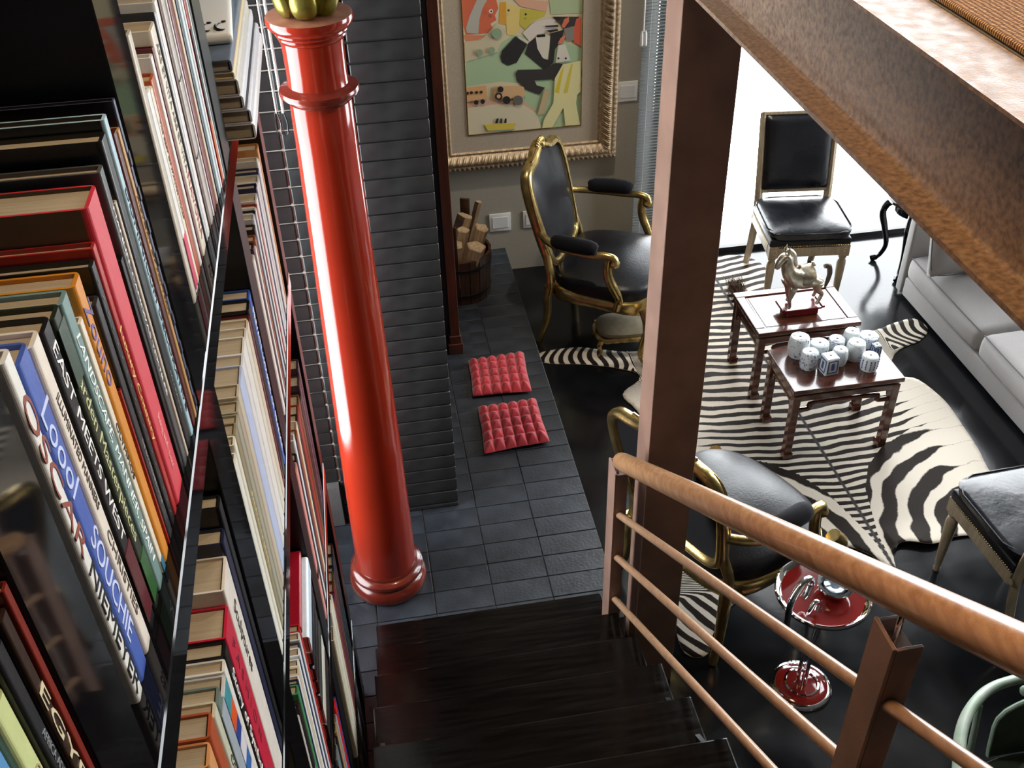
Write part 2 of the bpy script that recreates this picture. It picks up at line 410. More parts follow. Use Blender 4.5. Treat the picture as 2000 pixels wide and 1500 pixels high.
newel(.802, .060, .046, 1.3925, 1.985)
newel(-.45, .060, .046, 2.29, 2.87)
# ---------------------------------------------------------------- red column with the gilded lotus
CX, CY, PZ = -.091, 2.742, .1462
CO = thing('column', 'tall tapering red lacquered column standing on the slate hearth', 'column', (CX, CY, PZ))
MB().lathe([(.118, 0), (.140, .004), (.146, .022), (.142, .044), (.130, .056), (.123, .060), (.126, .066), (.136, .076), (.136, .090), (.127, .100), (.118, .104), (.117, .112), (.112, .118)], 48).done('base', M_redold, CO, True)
MB().lathe([(.112, .116), (.111, .16), (.1095, .35), (.106, .62), (.101, .9), (.0955, 1.2), (.090, 1.5), (.0855, 1.8), (.0838, 1.925), (.0812, 1.93), (.0805, 2.0), (.0815, 2.07), (.0835, 2.085)], 64).done('shaft', M_red, CO, True)
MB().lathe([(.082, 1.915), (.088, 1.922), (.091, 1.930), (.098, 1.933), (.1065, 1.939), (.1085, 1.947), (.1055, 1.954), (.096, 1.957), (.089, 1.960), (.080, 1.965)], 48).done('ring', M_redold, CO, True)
b = MB().lathe([(.081, 2.084), (.087, 2.088), (.0895, 2.094), (.087, 2.099), (.0935, 2.102), (.096, 2.107), (.0945, 2.111), (.104, 2.117), (.1115, 2.126), (.1140, 2.137), (.1120, 2.146)], 48, cap=False)
b.mi = 1; b.lathe([(.1120, 2.146), (.106, 2.149), (.0, 2.1495)], 48, cap=False)
b.done('capital', [M_red, M_redtop], CO, True)
LO = thing('lotus_finial', 'gilded lotus bud ornament resting on top of the red column', 'ornament', (CX, CY, PZ + 2.1505))
def petal(r, h, tilt, w, a):
    def f(u, v):
        t = -1.35 + 2.7 * u; q = PI * (v - .5) * 1.0
        z = h * .5 * (1 + math.sin(t * 1.12)); rr = w * max(0, math.cos(t)) ** .55
        x = r + rr * math.cos(q) * .62 + tilt * z; y = rr * math.sin(q)
        return Vector((x, y, z))
    b = MB().grid(f, 12, 10)
    bmesh.ops.solidify(b.b, geom=b.b.faces[:], thickness=.004)
    return b.mesh('petal', M_lotus, True)
for ring, (n, r, h, tl, w) in enumerate([(6, .060, .078, .20, .034), (6, .036, .118, .10, .034), (5, .010, .15, .02, .034)]):
    me = petal(r, h, tl, w, 0)
    for k in range(n): link('petal', me, LO, (0, 0, .001), 2 * PI * k / n + ring * .52 - PI / 2 - .12)
MB().lathe([(.0, 0), (.03, 0), (.038, .04), (.03, .11), (.0, .15)], 16).done('core', M_lotus, LO, True)

# ---------------------------------------------------------------- hanging cords in front of the tiles
HC = thing('hanging_cord', 'pair of thin white cords with wire clips hanging before the tiled wall', 'cord', (-.219, 2.95, 1.89))
MB().tube([(.008, 0, .06), (.007, 0, 1.0), (.006, 0, 3.11)], .0042, 8).done('cord', M_cord, HC, True)
MB().tube([(-.011, 0, .06), (-.012, 0, 1.0), (-.013, 0, 3.11)], .0025, 8).done('cord', M_cord, HC, True)
for x in (-.011, .008):
    MB().tube([(x - .006, 0, .062), (x - .009, 0, .02), (x - .004, 0, -.012), (x + .006, 0, -.004), (x + .008, 0, .03), (x + .002, 0, .064)], .0022, 6).done('clip', M_chrome, HC, True)

# ---------------------------------------------------------------- fireplace pilaster
FP = thing('mantel_leg', 'dark red wooden mantel leg on a block against the black fireplace', 'mantel', (.34, 4.16, PZ))
MB().box((-.016, 0, .10), (.030, .10, 2.6), .002, 1).done('shaft', M_mahog, FP)
MB().box((-.022, -.006, .06), (.036, .10, .104), .003, 1).done('moulding', M_mahog, FP)
MB().box((-.030, -.012, 0), (.042, .10, .060), .002, 1).done('block', M_mahog, FP)
MB().box((-.1160, .022, .02), (-.0165, .10, 2.6)).done('backing', M_blackmatt, FP)

# ---------------------------------------------------------------- painting in its carved frame
ART = [
 ((225,210,172),[(0.5785,1.7019),(1.1749,1.6602),(1.1764,0.8604),(0.5695,0.862)]),
 ((178,202,160),[(0.577,1.2524),(0.6263,1.2725),(0.7358,1.2936),(0.7614,1.3396),(0.8224,1.3704),(1.0035,1.3499),(1.1732,1.2758),(1.1764,0.8604),(0.9638,0.8619),(0.939,0.9489),(0.8702,1.0008),(0.8722,1.1155),(0.7552,1.1383),(0.5718,1.1263)]),
 ((222,112,78),[(0.5738,1.6139),(0.7229,1.6031),(0.7442,1.545),(0.7519,1.5101),(0.7331,1.477),(0.7411,1.4532),(0.7109,1.4381),(0.719,1.414),(0.6973,1.3922),(0.6466,1.3904),(0.5843,1.3924),(0.5704,1.4432)]),
 ((228,140,105),[(0.5724,1.3922),(0.685,1.3814),(0.6423,1.3611),(0.5826,1.36)]),
 ((192,188,175),[(0.6516,1.5689),(0.7039,1.565),(0.6727,1.5161),(0.6558,1.4656),(0.6466,1.3916),(0.5907,1.4019),(0.5859,1.4245),(0.6065,1.481)]),
 ((228,165,60),[(0.7616,1.538),(0.7911,1.5387),(0.7909,1.426),(0.7524,1.4348)]),
 ((236,208,125),[(0.7908,1.5301),(0.8612,1.5076),(0.8529,1.3917),(0.8224,1.3704),(0.7925,1.3758),(0.7891,1.4261)]),
 ((206,190,75),[(0.8611,1.5019),(0.9919,1.4746),(0.9798,1.4522),(0.9317,1.4384),(0.8831,1.3952),(0.8565,1.4208)]),
 ((226,172,142),[(0.8267,1.5502),(1.004,1.5256),(0.9919,1.4746),(0.8613,1.5105)]),
 ((182,196,152),[(1.0041,1.5599),(1.1729,1.5703),(1.1744,1.4548),(1.0158,1.46)]),
 ((216,202,168),[(0.5765,1.3576),(0.6541,1.3572),(0.7406,1.4358),(0.7871,1.3969),(0.7558,1.352),(0.7418,1.2932),(0.626,1.2665),(0.5736,1.2557)]),
 ((225,178,150),[(0.5702,1.0475),(0.7274,1.0428),(0.8705,1.0201),(0.9391,0.9587),(0.7263,1.0108),(0.5707,1.009)]),
 ((226,213,180),[(0.5721,1.0121),(0.7266,1.0191),(0.8702,1.0008),(0.939,0.9489),(0.9638,0.8619),(0.5696,0.8633)]),
 ((228,216,202),[(0.8707,1.3784),(0.9134,1.4164),(0.9436,1.4316),(1.0278,1.4456),(1.0519,1.435),(1.0278,1.4192),(1.049,1.3969),(0.9975,1.3743),(0.9429,1.3608),(0.9062,1.3308)]),
 ((45,41,43),[(0.8344,1.3665),(0.8909,1.3171),(0.8374,1.2304),(0.7943,1.2187),(0.7632,1.2397),(0.7543,1.2679),(0.7631,1.2974)]),
 ((222,210,195),[(0.8525,1.368),(0.9074,1.3307),(0.8988,1.3188),(0.8462,1.3554)]),
 ((48,44,46),[(0.9001,1.3283),(0.9429,1.3548),(0.9786,1.2369),(1.0032,1.2318),(1.0157,1.3669),(1.0825,1.3794),(1.0706,1.3266),(1.0371,1.287),(1.0279,1.2143),(0.9814,1.1823),(0.8811,1.2756)]),
 ((226,216,198),[(0.9368,1.3553),(1.0096,1.3524),(1.0064,1.2895),(0.9971,1.2323),(0.9725,1.2436),(0.9453,1.2945)]),
 ((20,20,22),[(0.943,1.3655),(0.9854,1.3645),(0.9865,1.3513),(0.9441,1.3511)]),
 ((56,52,50),[(0.8428,1.193),(0.9783,1.1845),(1.0403,1.2133),(1.0774,1.2039),(1.0342,1.1265),(0.9283,1.1295),(0.9404,1.1019),(0.9841,1.0866),(0.9525,1.0512),(0.878,1.0897),(0.8385,1.1373),(0.8301,1.1755)]),
 ((62,58,58),[(1.0218,1.449),(1.1607,1.4383),(1.1382,1.3988),(1.0824,1.3842),(1.0641,1.4105)]),
 ((226,120,90),[(1.0833,1.4325),(1.1074,1.4424),(1.1076,1.4189),(1.0836,1.3882),(1.069,1.3971)]),
 ((220,100,72),[(1.1439,1.4278),(1.1704,1.4375),(1.1723,1.2881),(1.1351,1.3093),(1.1341,1.3872)]),
 ((142,136,126),[(1.0824,1.3842),(1.134,1.3932),(1.1349,1.3214),(1.0951,1.3216)]),
 ((226,130,95),[(1.0644,1.3391),(1.0948,1.3546),(1.0719,1.3071),(1.0486,1.3121)]),
 ((228,220,205),[(1.0523,1.3027),(1.0891,1.3058),(1.1183,1.219),(1.0403,1.212)]),
 ((236,226,165),[(1.0775,1.2027),(1.1209,1.2065),(1.1717,1.2145),(1.1745,1.0506),(1.1557,1.033),(1.1487,0.9883),(1.1738,0.8619),(1.0923,0.867),(1.082,0.9683),(1.0216,0.8644),(0.967,0.8656),(0.9769,0.9125),(1.0279,0.9993),(1.0354,1.1327)]),
 ((224,198,62),[(1.0652,1.1614),(1.0837,1.1941),(1.0563,1.0483),(1.0342,1.0599)]),
 ((224,200,70),[(1.1209,1.2003),(1.1302,1.2026),(1.1036,1.0505),(1.0815,1.046)]),
 ((206,180,140),[(0.9777,1.0681),(1.0091,1.0781),(0.977,0.9454),(0.9421,0.9421)]),
 ((230,176,122),[(0.5716,1.1232),(0.6748,1.1266),(0.6782,1.0555),(0.5726,1.0472)]),
 ((226,182,132),[(0.7176,1.1178),(0.841,1.1088),(0.8719,1.1016),(0.8786,1.0515),(0.7897,1.0429),(0.7088,1.0444)]),
 ((228,205,82),[(0.657,0.9164),(0.8273,0.9068),(0.8119,0.8718),(0.6713,0.8807)]),
 ((35,35,36),[(0.7137,0.9176),(0.724,0.9428),(0.7353,0.9418),(0.7263,0.9151)]),
 ((70,68,66),[(0.737,0.9154),(0.7429,0.9411),(0.7542,0.94),(0.7521,0.9139)]),
 ((35,35,36),[(0.7622,0.9143),(0.7667,0.9388),(0.7768,0.9379),(0.7749,0.9131)]),
 ((150,160,150),[(0.6397,0.8798),(0.8234,0.8754),(0.8105,0.8687),(0.6836,0.8716)]),
 ((40,38,38),[(0.9856,1.4078),(1.052,1.4079),(1.0521,1.3972),(0.9867,1.4012)]),
 ((40,38,38),[(0.9885,1.3839),(1.0491,1.3868),(1.0509,1.3784),(1.0096,1.3721)]),
 ((40,38,38),[(1.0308,1.4483),(1.076,1.4436),(1.0399,1.4359)]),
 ((150,174,140),[(0.7653,1.388),(0.7614,1.3753),(0.7514,1.3665),(0.7382,1.3641),(0.7251,1.3687),(0.7159,1.3789),(0.7128,1.3922),(0.7168,1.4048),(0.7267,1.4135),(0.7399,1.4159),(0.7529,1.4114),(0.7622,1.4012)]),
 ((150,174,140),[(0.6654,1.2995),(0.6628,1.2912),(0.6564,1.2856),(0.6479,1.284),(0.6396,1.287),(0.6337,1.2937),(0.6319,1.3022),(0.6345,1.3104),(0.6409,1.3161),(0.6494,1.3176),(0.6576,1.3147),(0.6635,1.308)]),
 ((150,174,140),[(0.7272,1.3064),(0.7247,1.2985),(0.7186,1.293),(0.7103,1.2915),(0.7023,1.2944),(0.6966,1.3008),(0.6947,1.3091),(0.6972,1.317),(0.7034,1.3224),(0.7115,1.3239),(0.7196,1.3211),(0.7253,1.3147)]),
 ((40,38,38),[(0.583,1.0939),(0.5817,1.0899),(0.5787,1.0872),(0.5746,1.0864),(0.5707,1.0879),(0.5679,1.0911),(0.5671,1.0953),(0.5684,1.0993),(0.5714,1.102),(0.5755,1.1027),(0.5794,1.1013),(0.5821,1.0981)]),
 ((40,38,38),[(0.6046,1.0951),(0.6033,1.0911),(0.6003,1.0884),(0.5962,1.0876),(0.5923,1.0891),(0.5895,1.0923),(0.5887,1.0965),(0.5899,1.1005),(0.593,1.1032),(0.597,1.104),(0.6009,1.1025),(0.6037,1.0993)]),
 ((40,38,38),[(0.631,1.094),(0.6297,1.09),(0.6267,1.0873),(0.6226,1.0865),(0.6187,1.088),(0.6159,1.0912),(0.615,1.0954),(0.6163,1.0994),(0.6194,1.1021),(0.6234,1.1029),(0.6273,1.1014),(0.6301,1.0982)]),
 ((40,38,38),[(0.6556,1.0937),(0.6544,1.0897),(0.6513,1.087),(0.6473,1.0862),(0.6433,1.0877),(0.6405,1.0909),(0.6397,1.0951),(0.6409,1.0991),(0.644,1.1018),(0.648,1.1026),(0.6519,1.1011),(0.6547,1.0979)]),
 ((40,38,38),[(0.6311,1.0406),(0.6291,1.0344),(0.6244,1.0302),(0.6182,1.029),(0.6121,1.0313),(0.6078,1.0364),(0.6064,1.0429),(0.6084,1.0491),(0.6131,1.0533),(0.6193,1.0545),(0.6254,1.0522),(0.6297,1.0472)]),
 ((40,38,38),[(0.6652,1.042),(0.6633,1.0358),(0.6586,1.0315),(0.6524,1.0304),(0.6462,1.0327),(0.6419,1.0377),(0.6405,1.0443),(0.6425,1.0505),(0.6472,1.0547),(0.6534,1.0558),(0.6595,1.0536),(0.6638,1.0485)]),
 ((40,38,38),[(0.7995,1.0381),(0.7964,1.0275),(0.7885,1.0202),(0.7778,1.0183),(0.7673,1.0222),(0.7598,1.0308),(0.7572,1.042),(0.7604,1.0525),(0.7684,1.0598),(0.779,1.0617),(0.7895,1.0579),(0.797,1.0492)]),
 ((110,104,98),[(0.8657,1.0302),(0.8619,1.017),(0.8521,1.008),(0.8389,1.0056),(0.8258,1.0104),(0.8164,1.0212),(0.8132,1.035),(0.817,1.0481),(0.8268,1.057),(0.84,1.0594),(0.853,1.0546),(0.8624,1.044)]),
 ((48,46,46),[(0.7572,1.0624),(0.7543,1.0525),(0.7468,1.0457),(0.7368,1.0438),(0.7269,1.0475),(0.7199,1.0556),(0.7176,1.066),(0.7206,1.0758),(0.7281,1.0826),(0.7381,1.0844),(0.7479,1.0808),(0.7549,1.0728)]),
 ((226,182,132),[(0.7479,1.0632),(0.7464,1.058),(0.7424,1.0543),(0.7371,1.0534),(0.7319,1.0553),(0.7281,1.0596),(0.7269,1.0651),(0.7285,1.0704),(0.7325,1.074),(0.7378,1.0749),(0.743,1.073),(0.7467,1.0687)]),
 ((240,235,225),[(0.7239,1.5008),(0.7223,1.4957),(0.7183,1.4922),(0.7129,1.4913),(0.7077,1.493),(0.7039,1.4971),(0.7027,1.5024),(0.7043,1.5074),(0.7083,1.5109),(0.7137,1.5119),(0.7189,1.5101),(0.7226,1.506)]),
 ((40,38,38),[(0.7192,1.5011),(0.7185,1.4989),(0.7167,1.4973),(0.7143,1.4969),(0.712,1.4977),(0.7103,1.4995),(0.7098,1.5019),(0.7105,1.5041),(0.7123,1.5056),(0.7146,1.5061),(0.717,1.5053),(0.7186,1.5035)]),
 ((60,58,58),[(0.8065,1.4991),(0.8056,1.4963),(0.8034,1.4943),(0.8005,1.4938),(0.7975,1.4948),(0.7954,1.4971),(0.7947,1.5),(0.7956,1.5028),(0.7978,1.5047),(0.8008,1.5053),(0.8037,1.5043),(0.8058,1.502)]),
 ((60,58,58),[(0.8921,1.4735),(0.8913,1.4707),(0.889,1.4687),(0.8861,1.4682),(0.8831,1.4692),(0.8809,1.4715),(0.8802,1.4744),(0.881,1.4772),(0.8833,1.4792),(0.8862,1.4797),(0.8892,1.4787),(0.8914,1.4765)]),
 ((40,38,38),[(1.0581,1.2376),(1.0574,1.2349),(1.0553,1.2331),(1.0526,1.2326),(1.0498,1.2335),(1.0477,1.2357),(1.047,1.2386),(1.0477,1.2413),(1.0498,1.2431),(1.0525,1.2436),(1.0553,1.2426),(1.0573,1.2404)]),
 ((40,38,38),[(1.0964,1.2344),(1.0957,1.2317),(1.0937,1.2299),(1.0909,1.2293),(1.0881,1.2303),(1.0861,1.2325),(1.0853,1.2353),(1.086,1.2381),(1.088,1.2399),(1.0908,1.2404),(1.0936,1.2394),(1.0957,1.2372)]),
 ((40,38,38),[(0.7639,1.0998),(0.7616,1.0918),(0.7555,1.0863),(0.7474,1.0849),(0.7394,1.0878),(0.7338,1.0943),(0.7319,1.1027),(0.7343,1.1107),(0.7403,1.1161),(0.7484,1.1176),(0.7564,1.1147),(0.762,1.1082)]),
]

PT = thing('framed_painting', 'naive painting of figures, train and ship in a carved pale gilt frame', 'painting', (.8735, 5.131, .657))
ox, oz = .8735, .657
b = MB(); mats = []; key = {}
for i, (c, pl) in enumerate(ART):
    if c not in key: key[c] = len(mats); mats.append(flat(tuple(v * .90 for v in srgb(*c)), .75))
    y = -.0180 - .00022 * i
    vs = [b.b.verts.new((max(-.301, min(.301, x - ox)), y, max(.2075, z - oz))) for x, z in pl]
    f = b.b.faces.new(vs); f.material_index = key[c]
    f.normal_update()
bmesh.ops.triangulate(b.b, faces=b.b.faces[:], ngon_method='EAR_CLIP')
for f in b.b.faces:
    f.normal_update()
    if f.normal.y > 0: f.normal_flip()
me = bpy.data.meshes.new('picture'); b.b.to_mesh(me); b.b.free()
for m in mats: me.materials.append(m)
link('picture', me, PT)
box_obj('canvas', (-.3025, -.0178, .206), (.3025, -.004, 1.16), flat(srgb(225, 210, 172), .8), PT)
b = MB()
H2 = 1.255
for lo, hi in (((-.396, -.022, .111), (-.3035, -.006, H2)), ((.3035, -.022, .111), (.396, -.006, H2)), ((-.3035, -.022, .111), (.3035, -.006, .2055)), ((-.3035, -.022, 1.161), (.3035, -.006, H2))):
    b.box(lo, hi)
b.done('mat_board', M_linen, PT)
MB().box((-.3065, -.0265, .2025), (-.302, -.022, 1.163)).box((.302, -.0265, .2025), (.3065, -.022, 1.163)).box((-.302, -.0265, .2025), (.302, -.022, .207)).done('fillet', M_gold, PT)
def prof_h(d):   # height of the moulding above the wall against the distance from its inner edge
    for (a, ha), (c, hc) in zip(PR, PR[1:]):
        if a <= d <= c: return ha + (hc - ha) * (d - a) / (c - a)
PR = [(0, .022), (.004, .030), (.010, .034), (.015, .028), (.020, .030), (.030, .042), (.048, .058), (.062, .060), (.070, .050), (.074, .048), (.080, .052), (.095, .046), (.105, .030), (.1051, .004)]
ds = [0, .003, .006, .009, .012, .015, .018, .022, .027, .032, .037, .042, .048, .054, .060, .065, .070, .074, .077, .081, .085, .090, .095, .100, .105, .1051]
def carve(d, s):
    h = prof_h(d)
    if .018 < d < .068:   # acanthus leaves
        u = (d - .018) / .05; p = .034; t = (s / p + .35 * u) % 1
        h += .010 * math.sin(PI * u) * (abs(math.sin(PI * t)) ** .6 - .5) + .004 * math.sin(2 * PI * t * 3 + 6 * u) * math.sin(PI * u)
    elif .0025 < d < .0125: h += .0035 * math.sin(PI * (d - .0025) / .01) * math.sin(2 * PI * s / .0085)
    elif .076 < d < .104:
        u = (d - .076) / .028; t = (s / .026 - .3 * u) % 1
        h += .007 * math.sin(PI * u) * (abs(math.sin(PI * t)) - .5)
    return h
def side(p0, p1, out, n):
    p0, p1, out = Vector(p0), Vector(p1), Vector(out); L_ = (p1 - p0).length; dr = (p1 - p0).normalized()
    b = MB()
    def f(i, j):
        d = ds[round(j * (len(ds) - 1))]; s = -d + i * (L_ + 2 * d)
        q = p0 + dr * s + out * d
        return Vector((q.x, -carve(d, s + 1), q.z))
    return b.grid(f, n, len(ds)).done('frame_side', M_frame, PT, True, sharp=80)
iz0, iz1, ix = .111, H2, .396
side((-ix, 0, iz0), (ix, 0, iz0), (0, 0, -1), 260); side((ix, 0, iz0), (ix, 0, iz1), (1, 0, 0), 340)
side((ix, 0, iz1), (-ix, 0, iz1), (0, 0, 1), 60); side((-ix, 0, iz1), (-ix, 0, iz0), (-1, 0, 0), 90)

# wall plates
def plate(x0, x1, z0, z1, label):
    o = thing('socket_plate', label, 'socket', ((x0 + x1) / 2, 5.131, (z0 + z1) / 2)); w, h = (x1 - x0) / 2, (z1 - z0) / 2
    MB().box((-w, -.008, -h), (w, 0, h), .003, 2).done('cover', M_whiteplastic, o, True)
    MB().box((-w * .72, -.0105, -h * .62), (w * .72, -.008, h * .62), .001, 1).done('insert', M_white2, o)
plate(.664, .787, .262, .372, 'white wall plate low on the taupe wall above the log bucket')
plate(.857, .968, .264, .371, 'white wall plate half hidden behind the gilded back of the far armchair')
plate(1.376, 1.487, .965, 1.074, 'white wall plate to the right of the gilt painting frame')

# ---------------------------------------------------------------- venetian blind
BL = thing('venetian_blind', 'narrow pale venetian blind hanging beside the window behind the post', 'blind', (1.70, 5.035, .175))
b = MB()
n = 250
for k in range(n):
    z = .012 + k * .0172
    A = [b.b.verts.new(v) for v in ((-.228, -.010, z - .003), (.222, -.010, z - .003), (.222, .010, z + .004), (-.228, .010, z + .004))]
    B2 = [b.b.verts.new((v.co.x, v.co.y, v.co.z + .0012)) for v in A]
    b.b.faces.new(A); b.b.faces.new(B2)
    for i in range(4): b.b.faces.new((A[i], A[(i + 1) % 4], B2[(i + 1) % 4], B2[i]))
o = b.done('slats', M_slat, BL); o['kind'] = 'stuff'
MB().box((-.23, -.013, -.004), (.225, .013, .006), .002, 1).done('bottom_rail', M_slat, BL)
for x in (-.19, 0, .19): MB().cyl((x, -.0125, 0), (x, -.0125, 4.4), .0009, 5).done('ladder_cord', M_cord, BL)
MB().cyl((-.235, -.035, 1.20), (-.240, -.035, 4.5), .0050, 8).done('wand', M_cord, BL, True)
for x in (-.242, -.222):
    MB().lathe([(.003, .075), (.0075, .06), (.010, .01), (.0085, 0), (0, 0)], 10, (x, -.035, 1.13)).done('tassel', M_cord, BL, True)

# ---------------------------------------------------------------- firewood bucket
FB = thing('log_bucket', 'old dark wooden bucket of split logs in the corner of the hearth', 'bucket', (.452, 4.73, PZ))
b = MB(); ns = 18
for k in range(ns):
    a0, a1 = 2 * PI * (k + .04) / ns, 2 * PI * (k + .96) / ns
    tall = .47 if k in (12, 3) else .262
    poly = lambda r0, r1, z: [(r * math.cos(a), r * math.sin(a), z) for r, a in ((r0, a0), (r1, a0), (r1, a1), (r0, a1))]
    lo_, hi_ = poly(.138, .152, 0), poly(.150, .165, tall)
    bb = MB(); A = [bb.b.verts.new(p) for p in lo_]; Bq = [bb.b.verts.new(p) for p in hi_]
    for i in range(4): bb.b.faces.new((A[i], A[(i + 1) % 4], Bq[(i + 1) % 4], Bq[i]))
    bb.b.faces.new(A); bb.b.faces.new(Bq)
    bb.done('stave', M_bucket, FB)
for z, r in ((.045, .1555), (.20, .1625)):
    MB().lathe([(r - .004, z), (r + .0015, z + .001), (r + .003, z + .016), (r - .002, z + .017)], 36, cap=False).done('hoop', M_blackmatt, FB, True)
MB().lathe([(0, .006), (.14, .006), (.14, .014), (0, .014)], 18).done('bottom', M_bucket, FB)
def log(p, q, r, k, label):
    p, q = Vector(p), Vector(q); L_ = (q - p).length
    b = MB(); poly = []
    base = random.uniform(0, 6)
    n = 5
    for i in range(n):
        a = base + 2 * PI * i / n + random.uniform(-.25, .25); rr = r * random.uniform(.8, 1.15)
        poly.append((rr * math.cos(a), rr * math.sin(a)))
    b.prism(poly, 0, L_)
    bmesh.ops.bevel(b.b, geom=b.b.edges[:], offset=r * .10, segments=1, affect='EDGES')
    for f in b.b.faces:
        c = f.calc_center_median()
        if k and abs(f.normal.z) < .5 and c.y > r * .45: f.material_index = 1
    o = b.done('firewood_log', [M_logwood, M_bark], None, loc=p)
    o.rotation_euler = (q - p).to_track_quat('Z', 'Y').to_euler()
    tag(o, label, 'log', 'split logs in the wooden bucket')
log((.36, 4.74, .20), (.50, 4.80, .56), .042, 1, 'split log leaning at the back of the bucket')
log((.455, 4.665, .17), (.530, 4.625, .475), .052, 0, 'thick split log with its sawn end at the front of the bucket')
log((.385, 4.655, .18), (.425, 4.615, .50), .046, 0, 'pale split log next to the tall bucket stave')
log((.475, 4.755, .19), (.575, 4.735, .515), .047, 0, 'split log by the right rim of the bucket')
log((.40, 4.70, .19), (.470, 4.690, .540), .040, 0, 'split log in the middle of the bucket')
log((.46, 4.815, .22), (.580, 4.86, .60), .021, 1, 'thin stick of kindling sticking up highest from the bucket')
# ---------------------------------------------------------------- red tufted cushions
def cushion(corners, label):
    c = sum((Vector(p) for p in corners), Vector()) / 4
    o = thing('seat_cushion', label, 'cushion', (c.x, c.y, PZ), 0, 'red tufted cushions on the hearth')
    P = [Vector(p) - c for p in corners]           # far-left, far-right, near-right, near-left
    nu, nv = 6, 5; n = 6
    def f(u, v, top=1):
        e = .055 * (1 - 4 * abs(.5 - u) * abs(.5 - v))           # sides draw in a little between the corners
        uu = u + (.5 - u) * e * (1 - (2 * v - 1) ** 2) * .5; vv = v + (.5 - v) * e * (1 - (2 * u - 1) ** 2) * .5
        q = P[0] * (1 - uu) * (1 - vv) + P[1] * uu * (1 - vv) + P[2] * uu * vv + P[3] * (1 - uu) * vv
        a = abs(math.sin(PI * nu * u)) ** .6; b = abs(math.sin(PI * nv * v)) ** .6
        k = min(1, 9 * min(u, 1 - u, v, 1 - v)) ** .5
        h = (.012 + .026 * min(a, b) * (.75 + .25 * max(a, b))) * k
        return Vector((q.x, q.y, .016 + (h if top else -.0145 * k)))
    b = MB()
    b.grid(lambda u, v: f(u, v), 73, 61); b.grid(lambda u, v: f(u, v, 0), 73, 61)
    bmesh.ops.remove_doubles(b.b, verts=b.b.verts[:], dist=.0012)
    b.done('cover', M_pink, o, True, sharp=70)
    k = 0
    b = MB()
    for i in range(1, nu):
        for j in range(1, nv):
            p = f(i / nu, j / nv); b.ball((p.x, p.y, p.z + .001), .005, 1, sc=(1, 1, .5))
    b.done('tuft_button', M_pink, o, True)
    return o
cushion([(.392, 4.058, 0), (.672, 4.075, 0), (.655, 3.765, 0), (.378, 3.780, 0)], 'crimson tufted cushion nearer the far wall, just behind the other')
cushion([(.388, 3.690, 0), (.664, 3.700, 0), (.668, 3.395, 0), (.372, 3.368, 0)], 'crimson tufted cushion nearer the stairs with a crumpled right corner')

